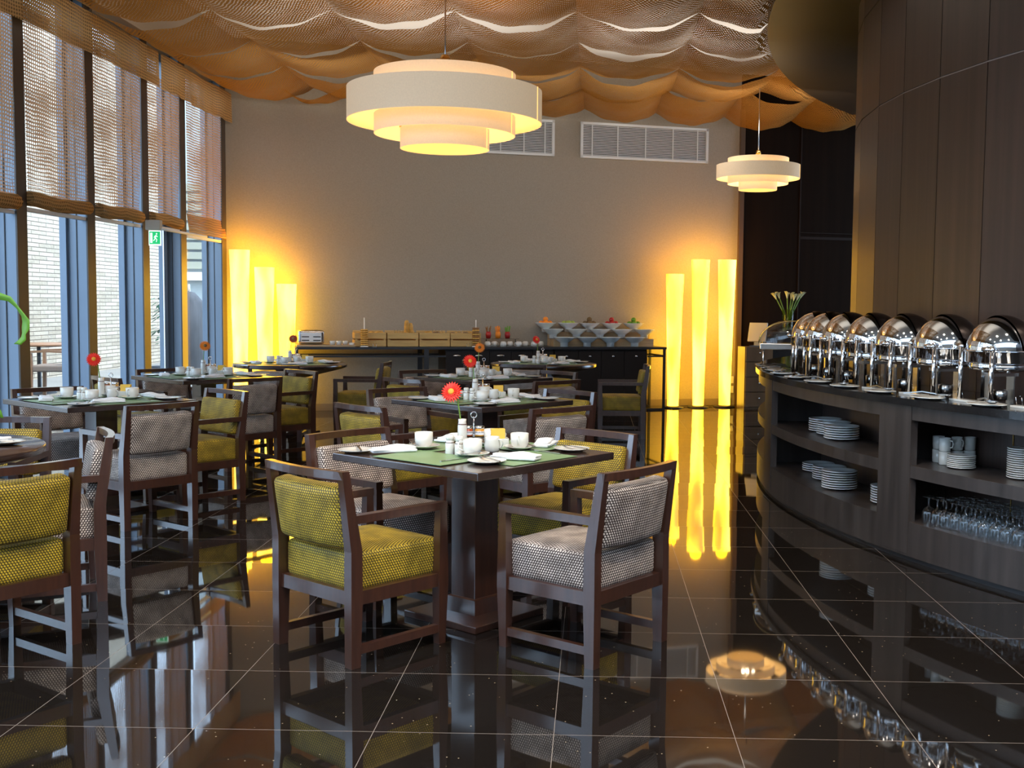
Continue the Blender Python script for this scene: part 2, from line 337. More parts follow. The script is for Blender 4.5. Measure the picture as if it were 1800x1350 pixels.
    def sheet(s, f, nu, nv, smooth=True):
        g = [[s.bm.verts.new(f(i/nu, j/nv)) for i in range(nu+1)] for j in range(nv+1)]
        for j in range(nv):
            for i in range(nu):
                q = s.face((g[j][i], g[j][i+1], g[j+1][i+1], g[j+1][i]))
                if q: q.smooth = smooth
        return s
    def arc(s, C, r0, r1, a0, a1, z0, z1, n=24):
        P = lambda r, a, z: (C[0]+r*math.cos(R(a)), C[1]+r*math.sin(R(a)), z)
        rg = [[s.bm.verts.new(P(r, a0+(a1-a0)*i/n, z)) for r, z in ((r0, z0), (r1, z0), (r1, z1), (r0, z1))] for i in range(n+1)]
        for a, b in zip(rg, rg[1:]):
            for k in range(4): s.face((a[k], a[(k+1) % 4], b[(k+1) % 4], b[k]))
        s.face(rg[0][::-1]); s.face(rg[-1]); return s
    def bevel(s, off, seg=2):
        bmesh.ops.bevel(s.bm, geom=[e for e in s.bm.edges if len(e.link_faces) == 2 and e.calc_face_angle(0) > .5], offset=off, segments=seg, affect='EDGES', profile=.6, clamp_overlap=True); return s
    def build(s, name, m, parent=None, loc=None, rz=0, uv=False, label=None, cat=None, group=None, kind=None):
        bmesh.ops.recalc_face_normals(s.bm, faces=s.bm.faces[:])
        if uv:
            L = s.bm.loops.layers.uv.new('UVMap')
            for f in s.bm.faces:
                n = f.normal; k = max(range(3), key=lambda i: abs(n[i])); ij = ((1, 2), (0, 2), (0, 1))[k]
                for l in f.loops: l[L].uv = (l.vert.co[ij[0]], l.vert.co[ij[1]])
        me = bpy.data.meshes.new(name); s.bm.to_mesh(me); s.bm.free(); me.materials.append(m)
        o = bpy.data.objects.new(name, me); COL.objects.link(o)
        if parent: o.parent = parent
        if loc: o.location = loc
        if rz: o.rotation_euler = (0, 0, rz)
        tag(o, label, cat, group, kind); return o
def tag(o, label=None, cat=None, group=None, kind=None):
    if label: o['label'] = label
    if cat: o['category'] = cat
    if group: o['group'] = group
    if kind: o['kind'] = kind
    return o
def thing(name, label, cat, loc=(0, 0, 0), rz=0, group=None):
    o = bpy.data.objects.new(name, None); COL.objects.link(o); o.empty_display_size = .1
    o.location = loc; o.rotation_euler = (0, 0, rz); return tag(o, label, cat, group)
def dup(o, loc, rz=0, label=None, group=None, tilt=(0, 0)):
    c = o.copy(); COL.objects.link(c); c.location = loc; c.rotation_euler = (tilt[0], tilt[1], rz)
    if label: c['label'] = label
    if group: c['group'] = group
    def rec(src, dst):
        for ch in KIDS.get(src, []):
            k = ch.copy(); COL.objects.link(k); k.parent = dst; rec(ch, k)
    rec(o, c); return c
KIDS = {}
def index():
    KIDS.clear()
    for o in COL.objects:
        if o.parent: KIDS.setdefault(o.parent, []).append(o)
class Stamp:                    # first use moves the prototype itself, later uses copy it
    def __init__(s, root): s.root = root; s.used = False
    def put(s, loc, rz=0, label=None, group=None, tilt=(0, 0)):
        if not s.used:
            s.used = True; s.root.location = loc; s.root.rotation_euler = (tilt[0], tilt[1], rz)
            if label: s.root['label'] = label
            if group: s.root['group'] = group
            return s.root
        if s.root not in KIDS: index()
        return dup(s.root, loc, rz, label, group, tilt)
def struct(mb, name, m, parent=None): return mb.build(name, m, parent, kind='structure')
ORD = ['topmost', 'second from the top', 'third from the top', 'fourth from the top', 'fifth from the top', 'sixth from the top', 'seventh from the top', 'eighth from the top',
       'ninth from the top', 'tenth from the top', 'eleventh from the top', 'twelfth from the top', 'thirteenth from the top', 'fourteenth from the top']

# ------------------------------------------------------------------ the room
TH = R(17); CO, SI = math.cos(TH), math.sin(TH)
def wy(x): return 16.45+(x-2.05)*math.tan(TH)           # back wall line
XW = -4.62                                              # room-side plane of the window fins
CC = (7.8, 8.72)                                        # centre of the round buffet
struct(MB().box((2, 6, -.05), (22, 24, .1)), 'floor', FLOORM)
struct(MB().box((1.5, 8.2, 4.75), (13.4, 18.5, .1)), 'ceiling', WHITE)
def wallseg(x0, x1, z0, z1, t=.12, off=0):
    nx, ny = -SI, CO
    p = [(x0, wy(x0)), (x1, wy(x1))]
    return [(p[0][0]+nx*off, p[0][1]+ny*off), (p[1][0]+nx*off, p[1][1]+ny*off), (p[1][0]+nx*(off+t), p[1][1]+ny*(off+t)), (p[0][0]+nx*(off+t), p[0][1]+ny*(off+t))]
struct(MB().prism(wallseg(-4.86, 2.06, 0, 4.7), 0, 4.7), 'wall_back', WALLM)
struct(MB().prism(wallseg(-4.75, 2.0, 0, .09, .012, -.012), 0, .09), 'baseboard_back', mat('baseboard_taupe', (.20, .16, .12), .5))
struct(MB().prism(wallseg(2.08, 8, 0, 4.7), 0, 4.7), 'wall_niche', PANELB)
struct(MB().prism(wallseg(2.045, 2.11, 0, 4.2, .05, -.05), 0, 4.2), 'trim_1', mat('niche_edge', (.10, .06, .035), .4))
for i, (x0, x1, z0, z1) in enumerate([(2.965, 2.985, 0, 4.1), (2.99, 3.9, 2.40, 2.44), (2.99, 3.9, 2.49, 2.5)]):
    struct(MB().prism(wallseg(x0, x1, 0, 0, .012, -.012), z0, z1), 'trim_%d' % (i+2), mat('niche_reveal', (.022, .013, .009), .6, spec=.1))
struct(MB().box((7.6, 0, 2.35), (.12, 7.5, 4.7)), 'wall_right', PANEL)
# window wall: deep fins, glass behind
fins = [9.23+1.247*k for k in range(-10, 0)]+[9.23, 10.50, 11.78, 12.86, 14.26]
for k, y in enumerate(fins):
    mb = MB().box((XW-.115, y-.08, 2.05), (.23, .155, 4.1)); fo = struct(mb, 'trim_%d' % (10+k), FIN)
    struct(MB().box((XW+.006, y-.08, 2.05), (.014, .165, 4.1)), 'trim_%d' % (40+k), FINE)
    struct(MB().box((XW-.09, y-.162, 2.05), (.006, .008, 4.1)), 'trim_%d' % (70+k), BLACKM)
for k in range(len(fins)-1):
    y0, y1 = fins[k], fins[k+1]-.16
    wn_ = MB().box((XW-.20, (y0+y1)/2, 2.05), (.012, y1-y0, 4.08)); wo = struct(wn_, 'window_%d' % (k+1), PANE)
    f = MB()
    f.box((XW-.20, (y0+y1)/2, .04), (.06, y1-y0, .08)); f.box((XW-.20, (y0+y1)/2, 4.06), (.06, y1-y0, .08))
    f.box((XW-.20, y1-.02, 2.05), (.06, .04, 4.0))
    f.build('window_frame', FIN, wo, kind='structure')
# door frame in the fourth bay
struct(MB().box((XW-.16, 12.62, 1.12), (.05, .09, 2.24)).box((XW-.16, 12.1, 2.26), (.05, 1.1, .06)), 'door_1', FIN)
struct(MB().box((XW-.13, 12.54, 1.1), (.012, .012, 2.2)), 'trim_100', STEEL)
struct(MB().box((XW-.1, 5.6, 4.4), (.35, 18.2, .6)), 'wall_left', mat('window_head', (.30, .24, .18), .8))
# glazed wall behind the camera
gb = MB()
for k in range(12): gb.box((-4.6+k*1.1, -3.4, 2.35), (.07, .12, 4.7))
for z in (.05, 1.2, 2.4, 3.5, 4.65): gb.box((1.5, -3.4, z), (12.4, .12, .07))
wb = struct(gb, 'window_30', FIN)
struct(MB().box((1.5, -3.45, 1.6), (12.6, .1, 3.2)), 'wall_sky_block', WALLM)  # unseen solid wall added to block sky light and its reflections
struct(MB().box((1.5, -3.42, 2.35), (12.2, .01, 4.6)), 'window_31', PANE)
# vents on the back wall
def on_wall(x, off): return (x+SI*off, wy(x)-CO*off)
for n_, (x0, x1, lab) in enumerate([(-1.98, -.585, 'white louvred air vent on the taupe wall, left one partly behind the large pendant'), (-.2, 1.56, 'white louvred air vent on the taupe wall, right of the large pendant')]):
    xm = (x0+x1)/2; L = (x1-x0)/CO; px, py = on_wall(xm, .012)
    t = thing('air_vent', lab, 'vent', (px, py, 3.66), TH, 'ceiling-height air vents')
    H = .45
    MB().box((0, 0, 0), (L-.04, .01, H-.04)).build('backing', VDARK, t)
    fr = MB()
    for z in (-H/2, H/2): fr.box((0, -.012, z), (L+.03, .03, .035))
    for x in (-L/2, L/2): fr.box((x, -.012, 0), (.035, .03, H+.03))
    fr.build('frame', VENT, t)
    sl = MB()
    for k in range(19): sl.box((0, -.012, -H/2+.03+k*(H-.06)/18), (L-.03, .012, .009))
    sl.build('louvre', VENT, t)
    br = MB()
    for x in (-.42, -.22, 0, .22, .42): br.box((x*L, -.02, 0), (.014, .008, H-.03))
    br.build('rib', VENT, t)

# round core wall behind the buffet: flat veneer panels with pale seams
cb = MB()
ang = [174.8-5.55*2, 174.8-5.55, 174.8, 181.3, 186.7, 192.15, 197.4, 202.6, 207.8, 213, 218.2, 223.4, 228.6]
pp = lambda r, a: (CC[0]+r*math.cos(R(a)), CC[1]+r*math.sin(R(a)))
poly = [pp(5.70, a) for a in [100, 115, 130, 142, 152]+ang+[240, 255, 270]]
struct(MB().prism(poly, 0, 3.94), 'wall_core', SEAM)
pn = MB(); aa = [120, 131, 142, 152.6]+ang+[240]
for a0, a1 in zip(aa, aa[1:]):
    for z0, z1 in ((0, 2.905), (2.913, 3.70), (3.708, 3.94)):
        g = .07
        q = [pp(5.71, a0+g*.6), pp(5.71, a1-g*.6), pp(5.69, a1-g*.6), pp(5.69, a0+g*.6)]
        pn.prism(q, z0+.003, z1)
struct(pn, 'trim_200', PANEL)
# dark curved soffit above it
arcp = []
for k in range(41):
    y = 2.0+k*(15.6-2.0)/40
    arcp.append((12.021-math.sqrt(10.562**2-(y-9.214)**2), y))
struct(MB().prism(arcp+[(9, 15.6), (9, 2.0)], 3.95, 4.68), 'trim_201', mat('soffit_dark', (.030, .022, .014), .5, noise=((3, 3, 3), .1)))

# ------------------------------------------------------------------ draped cloth ceiling
XS = [-4.62+1.108*k for k in range(8)]; YS = [5.3, 6.6, 7.9, 9.2, 10.5, 11.75, 12.95, 14.3]
rnd = random.Random(3)
rowlab = ['woven brown cloth row draped under the ceiling, behind the camera end of the lamps', 'woven brown cloth row draped overhead, second from the near end', 'woven brown cloth row overhead crossing the top edge of the photo',
          'sagging woven cloth row just above the top of the large pendant lamp', 'sagging woven cloth row whose near edge passes behind the large pendant rod', 'sagging woven cloth row, third before the back wall', 'sagging woven cloth row, last but one before the back wall']
def drow(y0, y1f, name_lab, xs, last=False):
    mb = MB(); c = {}
    for x0, x1 in zip(xs, xs[1:]):
        sf = rnd.uniform(.14, .19); sb = rnd.uniform(.12, .16); gf = rnd.uniform(.0, .065); gb_ = rnd.uniform(0, .05)
        if last: gf = 0
        if y0 == 12.95: gb_ = 0
        skew = rnd.uniform(-.25, .25)
        def f(u, v, x0=x0, x1=x1, sf=sf, sb=sb, gf=gf, gb_=gb_, skew=skew):
            uu = u+skew*u*(1-u); q = 4*uu*(1-uu); x = x0+(x1-x0)*u
            yb = y1f(x)
            y = (y0+gf*q)*(1-v)+(yb-gb_*q)*v
            z = 4.06-(sf*(1-v)+sb*v)*q-.028*math.sin(PI*v)*(.3+.7*q)+.008*math.sin(17*x+9*y)
            if 2.0 < y < 15.3 and x > 11.96-math.sqrt(10.562**2-(y-9.214)**2): z = max(z, 3.965)
            return (x, y, z)
        mb.sheet(f, 18, 12)
    return mb.build('ceiling_drape', DRAPE, None, label=name_lab, cat='drape', group='woven cloth strips hung under the ceiling')
for k in range(7):
    y0, y1 = YS[k], YS[k+1]
    drow(y0, (lambda x, y1=y1: min(y1, wy(x)-.03)), rowlab[k], XS[:5] if y0 < 9 else XS)
drow(14.12, lambda x: wy(x)-.12, 'darker woven cloth row ending in scallops against the taupe back wall', [-3.9]+[-3.1+.98*k for k in range(9)], True)

# ------------------------------------------------------------------ blinds
bl = [(7.98, 9.07, 2.16), (9.23, 10.36, 2.20), (10.50, 11.60, 2.22), (11.78, 12.70, 2.24), (12.90, 14.22, 2.20), (6.74, 7.83, 2.22), (5.5, 6.58, 2.2)]
blab = ['woven brown blind cut by the left edge of the photo', 'widest seen woven brown blind, second from the left', 'woven brown blind, third from the left, rolled hem above a pale bar', 'narrow woven brown blind directly above the green exit sign', 'woven brown blind in the corner by the taupe wall with flat hem', 'woven brown blind just out of the left edge', 'woven brown blind nearest the camera side']
for k, (y0, y1, zb) in enumerate(bl):
    t = thing('woven_blind', blab[k], 'blind', (XW-.02, (y0+y1)/2, zb), 0, 'woven blinds along the windows')
    W = y1-y0; ph = k*1.7
    nar = .10 if k in (2, 3) else .02
    MB().sheet(lambda u, v: (.012*math.sin(6*u+ph)*(1-v)+(.03 if v > .02 else .05), (u-.5)*W*(1-nar*(1-v)**3*.9)-nar*.3*(1-v)**3, .05+v*(3.7-zb)), 14, 30).build('cloth', BLIND, t)
    if k != 4: MB().tube([(.03, -W/2*(1-nar), .03+.0*i) if i == 0 else (.03, -W/2*(1-nar)+W*(1-nar)*i/6, .03+.012*math.sin(i+ph)) for i in range(7)], .062, 10).build('rolled_hem', VALM, t)
    else: MB().sheet(lambda u, v: (.05-.03*v, (u-.5)*W*.99, -.02+v*.22), 8, 3).build('flat_hem', VALM, t)
    MB().box((0, 0, -.055), (.045, W*.97, .03)).build('bottom_bar', WHITE, t)
for y0, y1, lab in [(4.2, 11.95, 'long woven brown valance running above the window blinds'), (12.02, 14.33, 'short woven brown valance in the corner above the last blind')]:
    MB().sheet(lambda u, v: (XW+.07+.012*math.sin(u*40)*(1-v), y0+(y1-y0)*u, 3.62+.36*v+.01*math.sin(u*9)), 90, 4).build('valance', VALM, None, label=lab, cat='valance', group='woven valances above the windows')

# ------------------------------------------------------------------ outside
struct(MB().box((-13.6, 14, -.08), (17.4, 50, .1)), 'floor_patio', PATIO)
struct(MB().box((-10.1, 18.2, 3.2), (.3, 18.6, 6.6)), 'wall_stone', STONE)
lv = MB().box((-9.6, 31, 4.5), (9, .2, 7))
struct(lv, 'wall_far', mat('far_building', (.38, .40, .38), .8))
lv = MB()
for k in range(9): lv.box((-9.2, 30.8, 2.35+k*.26), (8, .12, .19))
struct(lv, 'trim_300', LOUV)
struct(MB().box((-9.2, 30.7, 2.05), (8, .3, .22)), 'trim_301', WHITE)
t = thing('patio_chair', 'high-backed taupe armchair on the patio beyond the windows', 'chair', (-7.75, 16.3, 0), R(98))
MB().box((0, 0, .42), (.6, .58, .09)).bevel(.02).build('seat', RATTAN, t)
MB().bar([(0, -.27, .42), (0, -.31, .75), (0, -.38, 1.2)], .56, .04).build('backrest', RATTAN, t)
for sx in (-1, 1):
    for sy in (-1, 1): MB().loft([(sx*.29, sy*.27, 0, .035, .045), (sx*.29, sy*.26, .42, .045, .05), (sx*.29, sy*.26, .64 if sy > 0 else .6, .04, .04)]).build('leg', PWOOD, t)
    MB().bar([(sx*.29, -.3, .65), (sx*.29, 0, .67), (sx*.29, .3, .66)], .05, .03).build('armrest', PWOOD, t)
t = thing('patio_table', 'small round teak table by the stone wall outside', 'table', (-8.40, 17.1, 0))
MB().lathe([(0, .70), (.45, .70), (.46, .72), (.45, .74), (0, .74)], seg=32).build('tabletop', PWOOD, t)
MB().lathe([(.24, 0), (.24, .02), (.03, .05), (.03, .7)], seg=16).build('pedestal', BLACKM, t)
t = thing('covered_umbrella', 'grey covered patio heap on a white base beyond the last window', 'umbrella', (-7.1, 19.9, -.03))
MB().lathe([(.0, 1.60), (.10, 1.58), (.26, 1.40), (.36, .8), (.38, .3), (.30, .12), (0, .1)], seg=14).build('cover', GREYC, t)
MB().tube([(0, 0, 1.5), (0, 0, 1.72)], .025).build('pole', STEEL, t)
MB().lathe([(0, .12), (.50, .12), (.55, 0), (0, 0)], seg=20).build('foot', WHITE, t)
t = thing('outdoor_plant', 'dark green leafy plant outside below the exit sign', 'plant', (-6.85, 17.9, -.03))
MB().lathe([(0, 0), (.12, 0), (.16, .4), (.14, .4), (0, .36)], seg=16).build('pot', GREYC, t)
pl_ = MB(); rr = random.Random(5)
for k in range(70):
    a = rr.uniform(0, 2*PI); z = rr.uniform(.75, 1.5); r0 = rr.uniform(.0, .08); L = rr.uniform(.10, .20)
    d = Vector((math.cos(a), math.sin(a), rr.uniform(-.9, .2))).normalized(); p = Vector((r0*math.cos(a), r0*math.sin(a), z)); s_ = Vector((-math.sin(a), math.cos(a), 0))*.025
    v = [pl_.bm.verts.new(q) for q in (p, p+d*L*.5+s_, p+d*L, p+d*L*.5-s_)]; pl_.face(v)
pl_.build('foliage', DLEAF, t); MB().tube([(0, 0, .4), (.03, 0, 1.0), (0, .03, 1.45)], .012).build('stem', GREENS, t)

# exit sign on the fins
t = thing('exit_sign', 'green running man exit sign hanging by the windows', 'sign', (-4.45, 11.5, 1.965))
MB().box((0, 0, .205), (.15, .07, .10)).bevel(.006).build('housing', BEIGEP, t)
MB().box((.01, 0, .075), (.125, .008, .15)).build('panel', SIGNW, t)
MB().box((.01, -.006, .078), (.108, .004, .126)).build('green_field', SIGNG, t)
pg = MB(); Y = -.010
pg.box((-.024, Y, .078), (.022, .003, .10)); pg.sphere((.030, Y, .118), .008, 1, .25, 1, 8)
for a, b in [((.026, .106), (.018, .076)), ((.018, .078), (.032, .060)), ((.032, .060), (.026, .036)), ((.018, .078), (.006, .056)), ((.006, .056), (-.004, .050)), ((.024, .102), (.040, .088)), ((.024, .102), (.010, .092)), ((.010, .092), (.006, .078))]:
    pg.tube([(a[0], Y, a[1]), (b[0], Y, b[1])], .0038, 6)
pg.build('running_man', SIGNW, t)
MB().tube([(.07, 0, .17), (.09, .1, .165), (.09, 1.3, .165)], .014, 8).build('conduit', WHITE, t)

# ------------------------------------------------------------------ pendant lamps
def pendant(name, label, loc, k, rodtop):
    t = thing(name, label, 'lamp', loc, R(20), 'tiered drum pendant lamps')
    for nm, r, z0, z1 in (('upper_ring', .352, .085, .165), ('wide_ring', .4835, -.075, .085), ('lower_ring', .351, -.135, -.04), ('bottom_ring', .222, -.205, -.105)):
        p = MB().lathe([(r*k, z0*k), (r*k, z1*k)], seg=64).build(nm, SHADEM, t)
        MB().lathe([((r-.006)*k, z0*k), ((r-.006)*k, z1*k)], seg=64).build('lining', SHADEI, p)
        MB().box((r*.82*k, -r*.572*k-.001, (z0+z1)/2*k), (.006*k, .004, (z1-z0)*k), R(-35)).build('seam', SHADEI, p)
    MB().lathe([(0, -.112*k), (.218*k, -.112*k)], seg=48).build('diffuser', SHADEI, t)
    sp = MB()
    for a in (0, 60, 120):
        ca, sa = math.cos(R(a)), math.sin(R(a))
        sp.tube([(-.48*k*ca, -.48*k*sa, 0), (.48*k*ca, .48*k*sa, 0)], .004*k, 6)
        sp.tube([(-.345*k*ca, -.345*k*sa, -.06*k), (.345*k*ca, .345*k*sa, -.06*k)], .004*k, 6)
    sp.build('spider', GOLD, t)
    bs = MB().box((0, 0, .0), (.14*k, .05*k, .04*k)); bs.build('bulb_holder', GOLD, t)
    for s in (-1, 1):
        MB().sphere((s*.10*k, -.02, -.005*k), .024*k, 1.4).build('bulb', BULB, t)
    MB().tube([(0, 0, -.11*k), (0, 0, rodtop)], .006*min(k, 1.2), 8).build('rod', STEEL, t)
    MB().lathe([(0, .20*k), (.03*k, .20*k), (.03*k, .235*k), (.018*k, .26*k), (0, .26*k)], seg=16).build('fitting', GOLD, t)
    lamp('pendant_bulb', 'POINT', (loc[0], loc[1], loc[2]), 10*k, (1, .78, .46), size=.05)
    return t
pendant('pendant_lamp', 'large cream four-tier drum pendant hanging in the foreground', (-1.20, 9.15, 2.965), 1.59, 1.12)
pendant('pendant_lamp', 'smaller-looking cream four-tier drum pendant hanging by the dark niche', (1.90, 13.5, 2.98), 1.0, .98)

# ------------------------------------------------------------------ floor lamps
def floor_lamp(x, off, H, label, grp):
    px, py = on_wall(x, off)
    t = thing('floor_lamp', label, 'lamp', (px, py, 0), random.uniform(0, 6), grp)
    pr = [(.078+(.047)*(i/12)**1.25, .03+(H-.03)*i/12) for i in range(13)]
    MB().lathe(pr, seg=36).build('shade', GLOW, t)
    MB().lathe([(0, 0), (.15, 0), (.15, .012), (.08, .03), (0, .03)], seg=28).build('base', BLACKM, t)
    lamp('tube_glow', 'POINT', (px, py, H+.03), 2.6, (1, .42, .0), size=.08)
    return t
for x, H, l in [(-4.50, 2.05, 'tallest glowing floor lamp of the left trio, against the window corner'), (-4.215, 1.84, 'middle glowing floor lamp of the left trio'), (-3.96, 1.635, 'shortest glowing floor lamp of the left trio, next to the toaster end')]:
    floor_lamp(x, .26, H, l, 'glowing tapered floor lamps')
for x, H, l in [(1.01, 1.85, 'shorter glowing floor lamp at the right end of the back buffet'), (1.37, 2.055, 'centre glowing floor lamp of the right trio'), (1.75, 2.06, 'rightmost glowing floor lamp, beside the wall sockets')]:
    floor_lamp(x, .36, H, l, 'glowing tapered floor lamps')
t = thing('wall_socket', 'white double wall socket with black plug right of the floor lamps', 'socket', (*on_wall(1.93, .01), .36), TH)
MB().box((0, -.01, 0), (.19, .02, .10)).bevel(.004).build('faceplate', WHITE, t)
MB().box((.0, -.035, -.0), (.05, .04, .05)).build('plug', BLACKP, t)
t2 = thing('wall_socket', 'lower white wall socket beneath the one with a plug', 'socket', (*on_wall(1.93, .01), .22), TH)
MB().box((0, -.01, 0), (.19, .02, .10)).bevel(.004).build('faceplate', WHITE, t2)
p0 = on_wall(1.93, .06); p1 = on_wall(1.75, .3)
MB().tube([(p0[0], p0[1], .35), (p0[0]+.03, p0[1], .2), (p0[0]+.02, p0[1]-.03, .06), (p0[0]-.08, p0[1]-.1, .012), (p1[0], p1[1], .012), (1.40, 16.0, .012), (1.05, 15.9, .012)], .006, 6).build('power_cord', BLACKP, None, label='black power cord trailing from the wall socket to the floor lamps', cat='cord')

# ------------------------------------------------------------------ tables
def table(kind, name_, label, c, deg):
    t = thing(name_, label, 'table', (c[0], c[1], 0), R(deg), 'dark wood pedestal dining tables')
    if kind == 's': MB().box((0, 0, .732), (.9, .9, .034)).bevel(.004).build('tabletop', WOODT, t)
    else:
        MB().lathe([(0, .715), (.596, .715), (.6, .72), (.6, .745), (.596, .75), (0, .75)], seg=72).build('tabletop', WOODT, t)
        MB().loft([(0, 0, .60, .22, .22), (0, 0, .70, .78, .78), (0, 0, .716, .84, .84)]).build('underframe', WOOD, t)
    MB().box((0, 0, .385), (.15, .15, .67)).bevel(.003).build('column', WOOD, t)
    MB().box((0, 0, .70), (.34, .34, .03)).build('top_plate', WOOD, t)
    MB().loft([(0, 0, .03, .195, .195), (0, 0, .095, .175, .175), (0, 0, .10, .16, .16)]).build('collar', WOOD, t)
    MB().box((0, 0, .015), (.45, .45, .03)).bevel(.004).build('base_plate', WOOD, t)
    return t
TB = {'A': ('s', (-.53, 5.12), 52, 'the nearest table'), 'B': ('s', (-.77, 7.94), 50, 'the second middle-row table'),
      'C': ('s', (-1.0, 10.37), 49, 'the third middle-row table'), 'D': ('r', (-.56, 12.9), 50, 'the back round table'),
      'E': ('s', (-3.31, 7.58), 51, 'the near window table'), 'F': ('s', (-3.45, 10.02), 49, 'the far window table'),
      'G': ('r', (-3.26, 12.2), 45, 'the lamp-side round table'), 'H': ('r', (-3.10, 5.0), 55, 'the left-edge round table')}
tl = {'A': 'square dark wood pedestal table nearest the camera, set for four', 'B': 'square dark table directly behind the nearest one in the middle row', 'C': 'square dark table third back in the middle row with an orange gerbera',
      'D': 'round dark table at the back, in front of the fruit bowls', 'E': 'square dark table by the windows, nearer of the two, with red gerbera', 'F': 'square dark table by the windows, farther one, with orange gerbera',
      'G': 'round dark table in front of the left floor lamps', 'H': 'round dark table cut off by the left edge of the photo'}
for k, (kd, c, d, n) in TB.items(): table(kd, 'dining_table', tl[k], c, d)

# ------------------------------------------------------------------ chairs
def chair(fab, fn):
    t = thing('dining_chair', 'x', 'chair', (0, 0, 0), 0)
    MB().cushion((0, .012, .368), (.442, .46, .156), .026, (.003, .004, .012), 11).build('seat', fab, t, uv=True)
    MB().cushion((0, -.226, .592), (.436, .085, .248), .026, (0, .008, .002), 11, bow=.020, tilt=R(9)).build('backrest', fab, t, uv=True)
    for s in (-1, 1):
        MB().loft([(s*.24, -.232, 0, .042, .044), (s*.24, -.228, .27, .045, .056), (s*.24, -.228, .46, .044, .054), (s*.24, -.276, .776, .032, .034)]).bevel(.003, 1).build('leg', WOOD, t)
        MB().loft([(s*.24, .222, 0, .034, .036), (s*.24, .225, .25, .046, .050), (s*.24, .225, .31, .046, .050), (s*.24, .228, .57, .034, .036)]).bevel(.003, 1).build('leg', WOOD, t)
        MB().bar([(s*.24, -.250, .584), (s*.24, 0, .583), (s*.24, .247, .583)], .040, .032).bevel(.004, 1).build('armrest', WOOD, t)
        MB().bar([(s*.24, -.22, .066), (s*.24, .22, .066)], .026, .034).build('stretcher', WOOD, t)
    MB().bar([(x, -.276-.026*(1-(x/.24)**2), .760) for x in [-.254+.508*i/10 for i in range(11)]], .030, .032).bevel(.003, 1).build('top_rail', WOOD, t)
    MB().box((0, -.225, .272), (.44, .035, .055)).box((0, .225, .272), (.44, .035, .055)).box((-.235, 0, .272), (.035, .42, .055)).box((.235, 0, .272), (.035, .42, .055)).build('seat_frame', WOOD, t)
    return Stamp(t)
CH = {'o': chair(OLIVE, 'olive'), 'h': chair(HOUND, 'hound')}
nmf = {'o': 'olive velvet', 'h': 'brown and cream houndstooth'}
# kind, rail-mid x, y, facing deg, label tail
chairs = [('o', -1.135, 4.46, 50, 'at near left of the nearest table, back turned'), ('h', .19, 4.55, 143, 'at near right of the nearest table, back turned'),
          ('h', -1.23, 5.69, -39, 'at far left of the nearest table'), ('o', .02, 5.84, -129, 'at far right of the nearest table'),
          ('o', -1.47, 7.13, 48, 'at near left of the second middle-row table'), ('h', -.19, 7.15, 133, 'at near right of the second middle-row table'),
          ('h', -1.48, 8.56, -49, 'at far left of the second middle-row table'), ('o', -.17, 8.55, -131, 'at far right of the second middle-row table'),
          ('o', -1.62, 9.65, 50, 'at near left of the third middle-row table'), ('h', -.30, 9.64, 133, 'at near right of the third middle-row table'),
          ('h', -1.64, 10.9, -53, 'at far left of the third middle-row table'), ('o', -.34, 10.95, -132, 'at far right of the third middle-row table'),
          ('h', -.75, 12.12, 82, 'in front of the back round table'), ('o', -1.45, 12.95, 2, 'left of the back round table, side-on'),
          ('o', .58, 12.3, 181, 'side-on between the back round table and black cabinet'),
          ('h', -2.69, 7.05, 144, 'at near right of the near window table'), ('o', -2.66, 8.2, -129, 'at far right of the near window table'), ('h', -3.97, 8.2, -42, 'at far left of the near window table'),
          ('h', -2.84, 9.52, 139, 'at near right of the far window table'), ('o', -2.74, 10.62, -131, 'at far right of the far window table'), ('h', -4.05, 10.62, -42, 'at far left of the far window table'), ('o', -4.06, 9.40, 48, 'at near left of the far window table'),
          ('h', -3.2, 11.35, 93, 'in front of the lamp-side round table'), ('o', -2.24, 12.3, 180, 'side-on right of the lamp-side round table'),
          ('h', -2.385, 5.5, 208, 'side-on right of the left-edge round table'), ('o', -2.235, 4.37, 146, 'cut by the left edge, back to the camera'), ('o', -3.22, 6.12, 277, 'behind the left-edge round table, mostly hidden')]
for k, x, y, f, lab in chairs:
    a = R(f); cx = x+.276*math.cos(a); cy = y+.276*math.sin(a)
    CH[k].put((cx, cy, 0), a-PI/2, nmf[k]+' armchair '+lab, 'olive velvet dining armchairs' if k == 'o' else 'houndstooth dining armchairs')

# ------------------------------------------------------------------ tableware prototypes
def P_cup():
    t = thing('coffee_cup', 'x', 'cup', (0, 0, 0))
    MB().lathe([(0, 0), (.027, 0), (.028, .003), (.037, .010), (.0415, .030), (.042, .068), (.0395, .068), (.0385, .03), (.033, .012), (0, .010)], seg=28).build('body', CERAM, t)
    MB().tube([(.040, 0, .056), (.056, 0, .056), (.064, 0, .045), (.062, 0, .030), (.052, 0, .020), (.038, 0, .018)], .0042, 8).build('handle', CERAM, t)
    return Stamp(t)
def lat(name, cat, prof, m, seg=32): return Stamp(MB().lathe(prof, seg=seg).build(name, m, None, label='x', cat=cat))
CUP = P_cup()
SAUC = lat('saucer', 'saucer', [(0, .004), (.025, .004), (.026, 0), (.032, 0), (.052, .006), (.074, .015), (.075, .017), (.072, .017), (.050, .010), (.030, .007), (0, .007)], CERAM)
PLATE = lat('side_plate', 'plate', [(0, .003), (.045, .003), (.046, 0), (.052, 0), (.070, .007), (.083, .012), (.084, .014), (.081, .0145), (.060, .007), (0, .006)], CERAM, 36)
